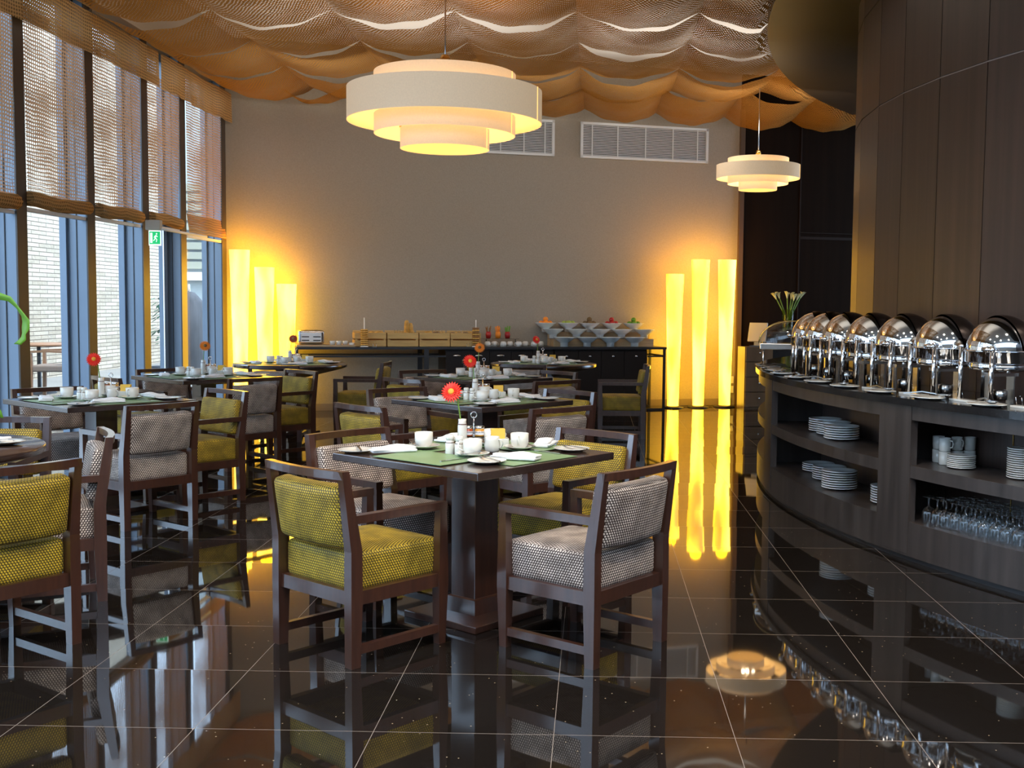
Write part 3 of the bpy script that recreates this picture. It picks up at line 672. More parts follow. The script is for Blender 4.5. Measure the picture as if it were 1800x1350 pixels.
def P_napkin():
    mb = MB(); rr = random.Random(2)
    mb.cushion((0, 0, .008), (.205, .085, .013), .005, (0, 0, .004), 8); mb.cushion((.006, .004, .019), (.195, .072, .011), .005, (0, 0, .006), 8)
    for v in mb.bm.verts:
        v.co.z += .003*math.sin(v.co.x*40+v.co.y*30)*(v.co.z/.02); v.co.y += .004*math.sin(v.co.x*22)+v.co.x*.08*(1 if v.co.z > .013 else -.3)
        v.co.z = max(.0008, v.co.z)
    return Stamp(mb.build('napkin', CLOTH, None, label='x', cat='napkin'))
NAP = P_napkin()
MATP = Stamp(MB().box((0, 0, .001), (.28, .42, .002)).build('placemat', MATG, None, label='x', cat='placemat'))
def P_knife():
    mb = MB().prism([(-.10, -.004), (0, -.005), (.0, .005), (-.10, .004)], .001, .006).prism([(0, -.004), (.06, -.009), (.105, -.004), (.108, .003), (0, .005)], .002, .0035)
    return Stamp(mb.build('butter_knife', STEEL, None, label='x', cat='knife'))
def P_fork():
    mb = MB().prism([(-.10, -.006), (.03, -.003), (.05, -.011), (.06, -.011), (.06, .011), (.05, .011), (.03, .003), (-.10, .006)], .001, .004)
    for y in (-.0095, -.0032, .0032, .0095): mb.box((.082, y, .0028), (.045, .003, .0025))
    return Stamp(mb.build('fork', STEEL, None, label='x', cat='fork'))
def P_spoon():
    mb = MB().prism([(-.085, -.005), (.02, -.0025), (.02, .0025), (-.085, .005)], .001, .004).lathe([(0, .001), (.010, .002), (.015, .006), (.0135, .006), (.009, .003), (0, .002)], (.038, 0, 0), 14, sx=1.5)
    return Stamp(mb.build('teaspoon', STEEL, None, label='x', cat='spoon'))
KNIFE, FORK, SPOON = P_knife(), P_fork(), P_spoon()
def P_shaker():
    t = thing('salt_shaker', 'x', 'shaker', (0, 0, 0))
    MB().lathe([(0, 0), (.020, 0), (.021, .003), (.021, .050), (.016, .060), (.015, .066), (0, .066)], seg=20).build('body', CERAM, t)
    MB().lathe([(.0213, .052), (.0213, .055)], seg=20).build('band', BAND, t)
    MB().lathe([(.0165, .066), (.0185, .069), (.0185, .082), (.014, .088), (0, .089)], seg=20).build('cap', CERAM, t)
    return Stamp(t)
SHK = P_shaker()
def P_vase():
    t = thing('bud_vase', 'x', 'vase', (0, 0, 0))
    MB().lathe([(0, 0), (.021, 0), (.022, .004), (.022, .10), (.018, .118), (.019, .132), (.014, .132), (.013, .11), (0, .10)], seg=20).build('body', CERAM, t)
    MB().lathe([(.0222, .106), (.0205, .110)], seg=20).build('band', BAND, t)
    return Stamp(t)
VASE = P_vase()
def P_gerbera(m, cm, tiltx, tilty, h=.175):
    t = thing('gerbera', 'x', 'flower', (0, 0, 0))
    top = Vector((tiltx*.14, -.02, .085+h))
    MB().tube([(0, 0, .03), (tiltx*.02, 0, .12), (tiltx*.07, -.01, .07+h), tuple(top)], .0035, 7).build('stem', GREENS, t)
    rot = Matrix.Translation(top) @ Matrix.Rotation(tilty, 4, 'Y') @ Matrix.Rotation(R(68), 4, 'X')
    mb = MB()
    for lay, (r, n, z) in enumerate(((.052, 22, 0), (.044, 20, .004), (.028, 16, .008))):
        for k in range(n):
            a = 2*PI*k/n+lay*.13; c_, s_ = math.cos(a), math.sin(a); wd = r*.17
            pts = [(0.008, 0, z), (r*.6, wd, z+.003), (r, 0, z-.003 if lay == 0 else z), (r*.6, -wd, z+.003)]
            v = [mb.bm.verts.new(rot @ Vector((c_*x-s_*y, s_*x+c_*y, zz))) for x, y, zz in pts]; mb.face(v)
    mb.build('petals', m, t)
    mc = MB().sphere((0, 0, .008), .015, 1, 1, .5, 12)
    for v in mc.bm.verts: v.co = rot @ v.co
    mc.build('centre', cm, t)
    return Stamp(t)
GR = P_gerbera(PINK, FCEN, -.35, R(-25)); GO = P_gerbera(ORAN, KIWI, .12, R(8)); GM = P_gerbera(MAROON, BROWNB, .3, R(35))
def P_stand():
    t = thing('jam_stand', 'x', 'condiment stand', (0, 0, 0))
    MB().box((0, 0, .045), (.10, .045, .004)).box((0, 0, .002), (.07, .045, .004)).tube([(.025*math.cos(k*PI/8)-.028, .025*math.sin(k*PI/8), .068) for k in range(16)], .0018, 6, True).tube([(.025*math.cos(k*PI/8)+.028, .025*math.sin(k*PI/8), .068) for k in range(16)], .0018, 6, True).build('tray', CHROME, t)
    MB().tube([(0, 0, .003), (0, 0, .135)], .003).build('post', CHROME, t)
    MB().tube([(.014*math.cos(k*PI/8), 0, .148+.014*math.sin(k*PI/8)) for k in range(16)], .0028, 8, True).build('ring', CHROME, t)
    return Stamp(t)
STAND = P_stand()
def P_jar(m):
    t = thing('jam_jar', 'x', 'jar', (0, 0, 0))
    MB().lathe([(0, 0), (.021, 0), (.023, .004), (.023, .030), (.019, .036), (0, .036)], seg=18).build('body', m, t)
    MB().lathe([(.0236, .008), (.0236, .024)], seg=18).build('label', PAPER, t)
    MB().lathe([(.0205, .036), (.0215, .038), (.0215, .047), (0, .048)], seg=18).build('lid', CHROME, t)
    return Stamp(t)
JARJ, JARH = P_jar(JAM), P_jar(HONEY)
CADDY = Stamp(MB().box((0, 0, .003), (.10, .07, .006)).box((-.048, 0, .022), (.005, .07, .04)).box((.048, 0, .022), (.005, .07, .04)).box((0, -.033, .022), (.10, .005, .04)).box((0, .033, .022), (.10, .005, .04)).bevel(.001, 1).build('sugar_caddy', CERAM, None, label='x', cat='caddy'))
SACY = Stamp(MB().box((0, 0, .042), (.066, .008, .076)).build('sugar_sachet', YEL, None, label='x', cat='sachet'))
SACW = Stamp(MB().box((0, 0, .035), (.055, .006, .062)).build('sugar_sachet', PAPER, None, label='x', cat='sachet'))
def P_mug():
    t = thing('milk_jug', 'x', 'jug', (0, 0, 0))
    MB().lathe([(0, 0), (.026, 0), (.034, .012), (.037, .035), (.032, .058), (.033, .072), (.0305, .072), (.029, .058), (.034, .035), (.030, .014), (0, .01)], seg=24).build('body', CERAM, t)
    MB().tube([(.031, 0, .060), (.05, 0, .058), (.054, 0, .042), (.046, 0, .026), (.035, 0, .022)], .004, 8).build('handle', CERAM, t)
    return Stamp(t)
JUG = P_mug()
ZT = .7505
SEATS = {'nl': (180, 'near left'), 'nr': (270, 'near right'), 'fl': (90, 'far left'), 'fr': (0, 'far right')}
EX = {  # explicit spots on the nearest table (u, v)
 'nl': dict(cup=(-.13, -.11), plate=(-.365, .385), nap=(-.27, .25, -28), knife=(-.375, .38, 55), fork=(-.25, -.14), spoon=(-.21, -.10)),
 'nr': dict(cup=(.19, -.10), plate=(-.22, -.28), nap=(-.07, -.31, -70), knife=(-.16, -.27, 70), fork=(.20, -.24), spoon=(.09, -.14)),
 'fl': dict(cup=(-.09, .24), plate=(.33, .37), nap=(.22, .36, 8), knife=(.33, .37, 40), fork=(-.18, .33), spoon=(.0, .24)),
 'fr': dict(cup=(.22, .10), plate=(.345, -.285), nap=(.38, -.09, 25), knife=(.35, -.28, 75), fork=(.30, .17), spoon=(.20, .02))}
rs = random.Random(11)
def setting(tk, sk, ex=None):
    kd, c, deg, tn = TB[tk]; sd, sn = SEATS[sk]; A = R(deg)
    def W(u, v): return (c[0]+u*math.cos(A)-v*math.sin(A), c[1]+u*math.sin(A)+v*math.cos(A))
    s = R(sd); cr, sr = math.cos(s), math.sin(s)
    def L(r, tt):       # r outward, tt towards the diner's right
        # diner faces -out; right hand = out rotated by +90
        return W(r*cr-tt*sr, r*sr+tt*cr)
    j = lambda a: rs.uniform(-a, a)
    at = 'at %s seat of %s' % (sn, tn)
    q = (lambda k, d: W(*ex[k][:2]) if ex else L(d[0]+j(.012), d[1]+j(.012)))
    ro = .0 if kd == 's' else .03
    p = L(.285+ro, 0); MATP.put((*p, ZT+.0002+.0022*(sk in ('nl', 'fr'))), A+s, 'green placemat '+at, 'green placemats')
    z = ZT+.0045
    cp = q('cup', (.15, .15)); SAUC.put((*cp, z), j(3), 'white saucer under cup '+at, 'white saucers')
    CUP.put((*cp, z+.0072), A+s+R(-60)+j(.5), 'white coffee cup '+at, 'white coffee cups')
    sp_ = (cp[0]+.045*math.cos(A+s+1), cp[1]+.045*math.sin(A+s+1)); SPOON.put((*sp_, z+.019), A+s+R(160)+j(.3), 'teaspoon on saucer '+at, 'teaspoons')
    pp_ = q('plate', (.33+ro, -.30 if kd == 's' else -.24)); PLATE.put((*pp_, ZT+(.0005 if kd == 's' else .005)), 0, 'small white side plate '+at, 'white side plates')
    KNIFE.put((pp_[0]+.01, pp_[1], ZT+(.0158 if kd == 's' else .0205)), (A+R(ex['knife'][2])) if ex else A+s+R(150)+j(.3), 'butter knife on side plate '+at, 'butter knives')
    npz = q('nap', (.32+ro, -.12)); NAP.put((*npz, z), A+(R(ex['nap'][2]) if ex else s+R(80)+j(.35)), 'folded white napkin '+at, 'folded white napkins')
    fk = q('fork', (.29, .13)); FORK.put((*fk, z), A+s+R(178)+j(.15), 'fork '+at, 'forks')
for tk in 'ABCDEFGH':
    for sk in SEATS: setting(tk, sk, EX[sk] if tk == 'A' else None)
    kd, c, deg, tn = TB[tk]; A = R(deg)
    def W(u, v): return (c[0]+u*math.cos(A)-v*math.sin(A), c[1]+u*math.sin(A)+v*math.cos(A))
    on = 'on '+tn
    if tk == 'H':   # a tall vase of arching leaves stands here instead
        continue
    ox, oy = (0, 0)
    z = ZT
    SHK.put((*W(-.128, .032), z), 0, 'left white shaker of the pair '+on, 'white salt and pepper shakers')
    SHK.put((*W(-.128, -.027), z), 0, 'right white shaker of the pair '+on, 'white salt and pepper shakers')
    VASE.put((*W(.095, .175), z), 0, 'white bud vase holding a gerbera '+on, 'white bud vases')
    fl, rz, nmc = {'A': (GR, 0, 'scarlet'), 'B': (GR, .5, 'scarlet'), 'C': (GO, 0, 'orange'), 'D': (GR, .8, 'red'), 'E': (GR, .6, 'red'), 'F': (GO, .4, 'orange'), 'G': (GM, 0, 'brick red')}[tk]
    fl.put((*W(.095, .175), z), rz, nmc+' gerbera flower in the vase '+on, 'gerbera flowers')
    STAND.put((*W(.157, .16), z), R(5), 'chrome jam stand with ring handle '+on, 'chrome jam stands')
    q = W(.157, .16); d = (math.cos(R(5))*.028, math.sin(R(5))*.028)
    JARJ.put((q[0]-d[0], q[1]-d[1], z+.0475), 0, 'small red jam jar on the stand '+on, 'small jam jars')
    JARH.put((q[0]+d[0], q[1]+d[1], z+.0475), 0, 'small amber honey jar on the stand '+on, 'small jam jars')
    CADDY.put((*W(.215, .06), z), R(10), 'white sugar caddy full of sachets '+on, 'white sugar caddies')
    for k in range(5):
        u, v = W(.215, .06); dx = (k-2)*.011
        (SACY if k != 4 else SACW).put((u-dx*math.sin(R(10)), v-.002+dx, z+.006), R(10)+.1*(k % 2), ('yellow sugar sachet, %s in the caddy ' % ('first', 'second', 'third', 'fourth')[k] if k != 4 else 'white sugar sachet in the caddy ')+on, 'sugar sachets')
    JUG.put((*W(.05, -.06), z), -.4, 'white milk jug between the cups '+on, 'white milk jugs')
# tall vase with an arching leaf on the left-edge table
t = thing('leaf_vase', 'vase of long arching green leaves on the left-edge round table', 'plant', (-3.05, 4.95, ZT))
MB().lathe([(0, 0), (.05, 0), (.055, .01), (.045, .3), (.05, .32), (.045, .32), (.04, .05), (0, .03)], seg=24).build('vase', GLASSM, t)
def arch(pts, wd, nm):
    mb = MB(); P = [Vector(p) for p in pts]
    rows = []
    for i, p in enumerate(P):
        tt = (P[min(i+1, len(P)-1)]-P[max(i-1, 0)]).normalized(); sd = tt.cross(Vector((.25, 1, .1))).normalized(); wdt = wd[i]
        n_ = sd.cross(tt)
        rows.append([mb.bm.verts.new(p-sd*wdt), mb.bm.verts.new(p+n_*wdt*.3), mb.bm.verts.new(p+sd*wdt)])
    for a, b in zip(rows, rows[1:]):
        for k in (0, 1):
            f = mb.face((a[k], a[k+1], b[k+1], b[k]));
            if f: f.smooth = True
    o = mb.build(nm, LEAF, t); m_ = o.modifiers.new('solid', 'SOLIDIFY'); m_.thickness = .002
base = Vector((-3.05, 4.95, ZT))
g = [(-3.05, 4.95, .95), (-2.95, 4.94, 1.2), (-2.80, 4.92, 1.36), (-2.66, 4.9, 1.425), (-2.575, 4.9, 1.432), (-2.53, 4.9, 1.420), (-2.497, 4.9, 1.385), (-2.472, 4.9, 1.350), (-2.460, 4.9, 1.325), (-2.462, 4.9, 1.295), (-2.470, 4.9, 1.270), (-2.472, 4.9, 1.250), (-2.490, 4.9, 1.232), (-2.515, 4.9, 1.226)]
arch([Vector(p)-base for p in g], [.004, .006, .010, .014, .016, .013, .007, .010, .019, .020, .010, .014, .012, .001], 'arching_leaf')
g = [(-3.05, 4.95, .95), (-3.0, 4.93, 1.15), (-2.88, 4.9, 1.2), (-2.72, 4.88, 1.1), (-2.62, 4.87, .97), (-2.575, 4.87, .925), (-2.555, 4.87, .905)]
arch([Vector(p)-base for p in g], [.004, .008, .014, .018, .022, .020, .002], 'arching_leaf')

# ------------------------------------------------------------------ round buffet counter
t = thing('buffet_counter', 'curved dark wood buffet counter with open shelves and black granite top', 'counter', (0, 0, 0))
MB().arc(CC, 5.74, 6.49, 148, 221, .88, .92, 90).build('countertop', GRANITE, t)
MB().arc(CC, 6.40, 6.462, 150, 220, .80, .88, 80).build('fascia', COUNTER, t)
MB().arc(CC, 6.08, 6.462, 150, 220, .475, .545, 80).build('shelf', COUNTER, t)
MB().arc(CC, 5.98, 6.462, 150, 220, .03, .225, 80).build('bottom_deck', COUNTER, t)
MB().arc(CC, 5.9, 6.44, 150, 220, 0, .03, 80).build('plinth', BLACKM, t)
MB().arc(CC, 6.00, 6.03, 150, 220, .225, .88, 80).build('back_panel', SHELFIN, t)
MB().arc(CC, 5.74, 6.45, 150, 220, .845, .88, 80).build('underside', COUNTER, t)
for a in (161, 180.6, 200.05, 219.3): MB().arc(CC, 6.42, 6.466, a-1.35, a+1.35, .045, .88, 4).arc(CC, 6.03, 6.42, a-1.3, a-1.0, .225, .88, 1).build('pillar', COUNTER, t)
for z0, z1 in ((.545, .80), (.225, .475)):
    MB().arc(CC, 6.031, 6.035, 204.3, 204.37, z0, z1, 1).build('brass_strip', GOLD, t)
def cpos(r, a): return (CC[0]+r*math.cos(R(a)), CC[1]+r*math.sin(R(a)))

DPL = lat('dinner_plate', 'plate', [(0, .004), (.065, .004), (.066, 0), (.072, 0), (.095, .010), (.116, .013), (.1165, .018), (.112, .0185), (.092, .013), (.07, .008), (0, .007)], CERAMB, 40)
def stack(proto, r, a, z, n, dz, lab, grp):
    x, y = cpos(r, a)
    for k in range(n):
        proto.put((x+random.uniform(-.001, .001), y+random.uniform(-.001, .001), z+k*dz), random.uniform(0, 6), ORD[n-1-k]+' white plate in '+lab, grp)
stack(DPL, 6.19, 186.3, .545, 6, .0155, 'the rear stack on the upper left shelf', 'stacked dinner plates')
stack(DPL, 6.20, 188.2, .545, 6, .0150, 'the middle stack on the upper left shelf', 'stacked dinner plates')
stack(DPL, 6.25, 190.65, .545, 6, .0155, 'the front stack on the upper left shelf', 'stacked dinner plates')
stack(DPL, 6.16, 184.0, .225, 4, .0155, 'the rear stack on the lower left deck', 'stacked dinner plates')
stack(DPL, 6.20, 187.6, .225, 6, .0155, 'the middle stack on the lower left deck', 'stacked dinner plates')
stack(DPL, 6.28, 191.2, .225, 8, .0155, 'the front stack on the lower left deck', 'stacked dinner plates')
stack(DPL, 6.22, 196.4, .225, 7, .0155, 'the stack beside the pillar on the lower deck', 'stacked dinner plates')
SSM = lat('small_plate', 'plate', [(0, .004), (.045, .004), (.046, 0), (.052, 0), (.070, .006), (.077, .009), (.077, .013), (.072, .013), (.05, .008), (0, .007)], CERAM, 36)
stack(SSM, 6.26, 203.0, .545, 7, .0105, 'the low stack beside the mugs', 'stacked small plates')
stack(SSM, 6.23, 206.75, .545, 14, .0115, 'the tall stack at the right edge', 'stacked small plates')
def P_tallmug():
    t = thing('coffee_mug', 'x', 'mug', (0, 0, 0))
    MB().lathe([(0, 0), (.028, 0), (.031, .004), (.033, .03), (.0335, .075), (.031, .075), (.030, .03), (.026, .01), (0, .008)], seg=24).build('body', CERAM, t)
    MB().tube([(.032, 0, .062), (.048, 0, .060), (.052, 0, .045), (.046, 0, .026), (.033, 0, .022)], .0045, 8).build('handle', CERAM, t)
    return Stamp(t)
MUG = P_tallmug()
for i, (r, a, hd) in enumerate([(6.22, 200.75, 290), (6.25, 201.62, 300), (6.15, 201.45, 280), (6.075, 201.6, 150)]):
    x, y = cpos(r, a)
    for k in range(2):
        MUG.put((x, y, .545+k*.076), R(hd+k*12), 'white mug, %s of the %s pair beside the small plates' % (('lower', 'upper')[k], ('leftmost', 'front', 'rear middle', 'rear right')[i]), 'stacked white mugs')
# goblets upside down
def P_goblet():
    return lat('goblet', 'glass', [(r_*1.12, z_*1.13) for r_, z_ in [(.0285, 0), (.034, .03), (.0335, .055), (.022, .078), (.005, .086), (.0038, .12), (.006, .128), (.031, .133), (.032, .1355), (0, .1365)]], GOBM, 18)
ON = ['first', 'second', 'third', 'fourth', 'fifth', 'sixth', 'seventh', 'eighth', 'ninth', 'tenth', 'eleventh', 'twelfth', 'thirteenth', 'fourteenth']
GOBM = thin_glass('goblet_glass', (.95, .97, .98), .36)
GB = P_goblet(); rg = random.Random(4)
rows_ = ['front', 'second', 'third', 'rear']
for ri, r in enumerate((6.385, 6.312, 6.238, 6.164)):
    a = 202.05+ri*.33; gi = 0
    while a < 210.2:
        x, y = cpos(r+rg.uniform(-.004, .004), a+rg.uniform(-.03, .03))
        GB.put((x, y, .225), rg.uniform(0, 6), 'upside-down clear goblet in the %s row, %s from the pillar' % (rows_[ri], ON[gi]), 'upside-down goblets %s row' % rows_[ri])
        a += .66; gi += 1
# two small white pepper mills in the far bay
for z, l in ((.545, 'upper shelf'), (.225, 'lower deck')):
    x, y = cpos(6.36, 170.5)
    MB().lathe([(0, 0), (.03, 0), (.025, .08), (.012, .11), (.012, .14), (0, .145)], (x, y, z), 14).build('white_bottle', CERAM, None, label='small white bottle on the %s of the far bay behind the lit pillar' % l, cat='bottle')

# chafing dishes
def P_chafer():
    t = thing('chafing_dish', 'x', 'chafing dish', (0, 0, 0))
    n = 14
    def dome(r, a0, a1, k=1.0):
        mb = MB(); mb.sheet(lambda u, v: (r*math.cos(R(a0+(a1-a0)*u))*math.cos(PI/2*v), r*math.sin(R(a0+(a1-a0)*u))*math.cos(PI/2*v), .285+r*k*math.sin(PI/2*v)), 40, 14); return mb
    MB().sheet(lambda u, v: (lambda th, ph: (.182*math.sin(th)*math.cos(ph), .182*math.cos(th), .283+.182*math.sin(th)*math.sin(ph)))(.001+(PI-.002)*u, PI-PI*.72*v), 28, 20).build('lid', CHROME, t)
    MB().sheet(lambda u, v: (lambda th, ph: (.190*math.sin(th)*math.cos(ph), .190*math.cos(th), .283+.190*math.sin(th)*math.sin(ph)))(.001+(PI-.002)*u, PI*.56*v), 28, 20).build('rear_shell', LIDR, t)
    MB().lathe([(0, .215), (.186, .215), (.188, .218), (.188, .268), (.195, .275), (.195, .283), (.17, .283), (.165, .23), (0, .228)], seg=48).build('food_pan', CHROME, t)
    MB().lathe([(0, .175), (.160, .175), (.168, .182), (.168, .215), (0, .215)], seg=48).build('water_pan', CHROME, t)
    for a in (40, 140, 220, 320):
        x, y = .205*math.cos(R(a)), .205*math.sin(R(a))
        MB().tube([(x, y, .0), (x, y, .30)], .0125, 12).sphere((x, y, .30), .0135).build('leg', CHROME, t)
    MB().tube([(-.19, -.14, .292), (-.215, -.17, .292)], .008, 8).tube([(-.215, -.21, .292), (-.215, -.13, .292)], .012, 8).sphere((-.215, -.21, .292), .016).sphere((-.215, -.17, .292), .017).build('hinge_knob', CHROME, t)
    MB().box((0, 0, .150), (.16, .10, .018)).box((-.07, 0, .07), (.008, .06, .14)).box((.07, 0, .07), (.008, .06, .14)).build('burner_bracket', STEEL, t)
    MB().lathe([(0, .0), (.042, .0), (.044, .05), (.03, .056), (0, .056)], (0, 0, .012), 18).build('burner', STEEL, t)
    return Stamp(t)
CF = P_chafer()
cang = [180.9, 184.6, 188.4, 192.2, 196.05, 199.95, 204.1]
cl_ = ['seventh', 'sixth', 'fifth', 'fourth', 'third', 'second', '']
for i, a in enumerate(cang):
    x, y = cpos(6.12, a)
    # lid opens away from the diner: local -x points outward
    CF.put((x, y, .92), R(a+180)+R(-6), ('rightmost round chrome roll-top chafing dish on the buffet' if i == 6 else ('farthest' if i == 0 else cl_[i])+' round chrome chafing dish'+(' beside the clear-lidded one' if i == 0 else ' counting from the right edge')), 'round chrome chafing dishes')
t = thing('clear_lidded_server', 'clear roll-top food server with steel tray at the far end of the buffet', 'food server', (*cpos(6.20, 172.6), .92), R(-8))
MB().sheet(lambda u, v: (lambda th, ph: (.27*math.cos(ph)*(1 if 1 else 0)*math.sin(th)**.4, .20*math.cos(th), .20+.19*math.sin(th)**.4*math.sin(ph)))(.05+(PI-.1)*u, PI*v), 14, 24).build('lid', LIDCLEAR, t)
MB().tube([(-.27*math.cos(PI*k/16), -.19, .20+.185*math.sin(PI*k/16)) for k in range(17)], .004, 6).tube([(-.27*math.cos(PI*k/16), .19, .20+.185*math.sin(PI*k/16)) for k in range(17)], .004, 6).build('lid_rim', GOLD, t)
MB().box((0, 0, .175), (.52, .38, .05)).bevel(.006).build('tray', STEEL, t)
for sx in (-1, 1):
    for sy in (-1, 1): MB().tube([(sx*.23, sy*.17, 0), (sx*.23, sy*.17, .16)], .009).build('leg', CHROME, t)
# serving bits on the counter front
OVAL = Stamp(MB().lathe([(0, .004), (.05, .004), (.06, 0), (.08, .01), (.088, .012), (.086, .016), (.06, .008), (0, .007)], seg=30, sx=1.3).build('spoon_rest', CERAM, None, label='x', cat='plate'))
def P_ladle():
    t = thing('serving_spoon', 'x', 'serving spoon', (0, 0, 0))
    MB().lathe([(0, .016), (.02, .018), (.034, .028), (.031, .030), (.018, .021), (0, .019)], (.10, 0, 0), 18, sx=1.3).build('bowl', STEEL, t)
    MB().bar([(.06, 0, .028), (-.03, 0, .036), (-.15, 0, .020)], .014, .006).build('handle', STEEL, t)
    return Stamp(t)
LAD = P_ladle()
def P_card():
    t = thing('menu_card', 'x', 'card', (0, 0, 0))
    MB().box((0, 0, .035), (.085, .004, .05), 0, Matrix.Translation((0, 0, .05)) @ Matrix.Rotation(R(-25), 4, 'X') @ Matrix.Diagonal((.085, .003, .055, 1))).build('card', PAPER, t)
    MB().tube([(-.02, .0, .0), (-.02, .01, .045)], .002, 6).tube([(.02, 0, 0), (.02, .01, .045)], .002, 6).box((0, 0, .002), (.06, .03, .003)).build('holder', STEEL, t)
    return Stamp(t)
CARD = P_card()
TRAY = Stamp(MB().box((0, 0, .006), (.22, .06, .012)).bevel(.002).build('white_tray', CERAM, None, label='x', cat='tray'))
oda = [182.6, 186.5, 190.3, 194.15, 198.0, 202.15, 206.2]
ordn = ['first', 'second', 'third', 'fourth', 'fifth', 'sixth', 'seventh']
for i, a in enumerate(oda):
    x, y = cpos(6.40, a-.3); o_ = ordn[i]+' from the far end'
    OVAL.put((x, y, .92), R(a+90), 'oval white spoon rest on the buffet front, '+o_, 'oval spoon rests')
    LAD.put((x, y, .925), R(a+60+25*(i % 3)), 'steel serving spoon on its white rest, '+o_, 'steel serving spoons')
    x, y = cpos(6.20, a); CARD.put((x, y, .92), R(a+90+180), 'small white menu card between chafing dishes, '+o_, 'menu cards on the buffet')
    x, y = cpos(6.30, a+1.5)
    if i > 2: TRAY.put((x, y, .92), R(a+90), 'narrow white tray under a chafing dish, '+ordn[i-3]+' from the far end', 'narrow white trays')
for i, a in enumerate((174.5, 176.5, 178.6)):
    x, y = cpos(6.38, a); OVAL.put((x, y, .92), R(a+90), 'oval white rest at the tip of the buffet, '+ordn[i]+' from the clear-lidded server', 'oval spoon rests')
    LAD.put((x, y, .925), R(a+30), 'steel spoon at the tip of the buffet, '+ordn[i]+' from the clear-lidded server', 'steel serving spoons')

# ------------------------------------------------------------------ back buffet along the taupe wall
P0 = (.98, 15.45)
def bp(s, d, z=0): return (P0[0]-s*CO-d*SI, P0[1]-s*SI+d*CO, z)
ZB = .853
def bthing(name, lab, cat, s, d, z=ZB, grp=None, rz=0): return thing(name, lab, cat, bp(s, d, z), TH+rz, grp)
t = bthing('buffet_table', 'long black metal frame table along the taupe wall', 'table', 0, 0, 0)
# local x runs right; s = -x
MB().box((-2.43, .30, .838), (4.90, .60, .03)).build('tabletop', BLACKM, t)
for x in (-.012, -3.25, -4.86):
    for y in (.012, .588): MB().box((x, y, .412), (.03 if x > -1 or x < -4 else .06, .03, .823)).build('leg', BLACKM, t)
fr = MB()
for y in (.012, .588): fr.box((-4.05, y, .735), (1.6, .022, .022)); fr.box((-.13, y, .73), (.24, .022, .022)); fr.box((-.13, y, .012), (.24, .022, .022)); fr.box((-3.12, y, .735), (.24, .022, .022))
for x in (-3.25, -.012): fr.box((x, .3, .735), (.022, .58, .022))
fr.build('rail', BLACKM, t)
def cabinet(s0, s1, n, lab, pulls):
    t = bthing('buffet_cabinet', lab, 'cabinet', (s0+s1)/2, 0, 0); W_ = abs(s1-s0)
    MB().box((0, .33, .41), (W_, .56, .82)).build('body', BLACKM if 0 else mat('cabinet_black', (.016, .012, .010), .4, spec=.25), t)
    for k in range(n):
        x = -W_/2+W_*(k+.5)/n
        d = MB().box((x, .04, .42), (W_/n-.006, .02, .76)).build('door', MATS['cabinet_black'], t)
        if pulls == 'knob': MB().sphere((x+.0, .022, .73), .014, 1.4).build('knob', STEEL, d)
        else: MB().sphere((x, .022, .74), .02, 2.6, .6, .8).build('knob', STEEL, d)
cabinet(3.0, 1.56, 5, 'black cabinet with oval pulls under the middle of the back buffet', 'oval')
cabinet(1.55, .25, 4, 'black cabinet with small knobs under the fruit bowls', 'knob')
t = bthing('cutting_board', 'pale wooden board under the toaster at the left end of the back buffet', 'board', 4.5, .28)
MB().box((0, 0, .012), (.72, .42, .024)).bevel(.003).build('board', BOARD, t)
t = bthing('toaster', 'steel four-slot toaster on the wooden board', 'toaster', 4.68, .26, ZB+.024)
MB().cushion((0, 0, .095), (.33, .24, .175), .035, (0, 0, .006), 8).build('body', STEEL, t)
MB().box((0, -.122, .09), (.25, .006, .11)).build('front_panel', WHITE, t)
dl = MB()
for x in (-.07, .07):
    for z in (.055, .10): dl.box((x, -.127, z), (.09, .004, .012))
dl.build('slot_marks', BLACKP, t)
dl = MB()
for x in (-.06, .06): dl.box((x, 0, .184), (.03, .18, .004))
dl.build('slot', BLACKP, t)
SCUP = Stamp(MB().lathe([(0, 0), (.03, 0), (.036, .05), (.033, .05), (.028, .006), (0, .006)], seg=16).build('small_bowl', CERAM, None, label='x', cat='bowl'))
for i, s in enumerate((4.42, 4.34, 4.26, 4.18)): SCUP.put(bp(s, .12, ZB+(.024 if s > 4.2 else 0)), 0, 'small white bowl between toaster and crates, %s from the toaster' % ordn[i], 'small white bowls by the toaster')
# crates
def P_crate():
    t = thing('bread_crate', 'x', 'crate', (0, 0, 0)); W_, D_ = .385, .34
    for z in (.045, .14): MB().box((0, -D_/2, z), (W_, .012, .075)).build('slat', CRATE, t)
    MB().box((0, D_/2, .1), (W_, .012, .2)).build('back_panel', CRATE, t)
    for x in (-W_/2, W_/2):
        for z in (.045, .14): MB().box((x, 0, z), (.012, D_, .075)).build('slat', CRATE, t)
        MB().box((x*.93, -D_/2+.012, .09), (.025, .02, .17)).build('corner_post', CRATE, t)
    MB().box((0, 0, .008), (W_, D_, .012)).build('bottom', CRATE, t)
    return Stamp(t)
CR = P_crate()
BUN = Stamp(MB().sphere((0, 0, .035), .05, 1.3, .9, .7, 14).build('bread_roll', BREAD, None, label='x', cat='bread'))
BUN2 = Stamp(MB().sphere((0, 0, .035), .05, 1.1, .9, .7, 14).build('bread_roll', BROWNB, None, label='x', cat='bread'))
rb = random.Random(9)
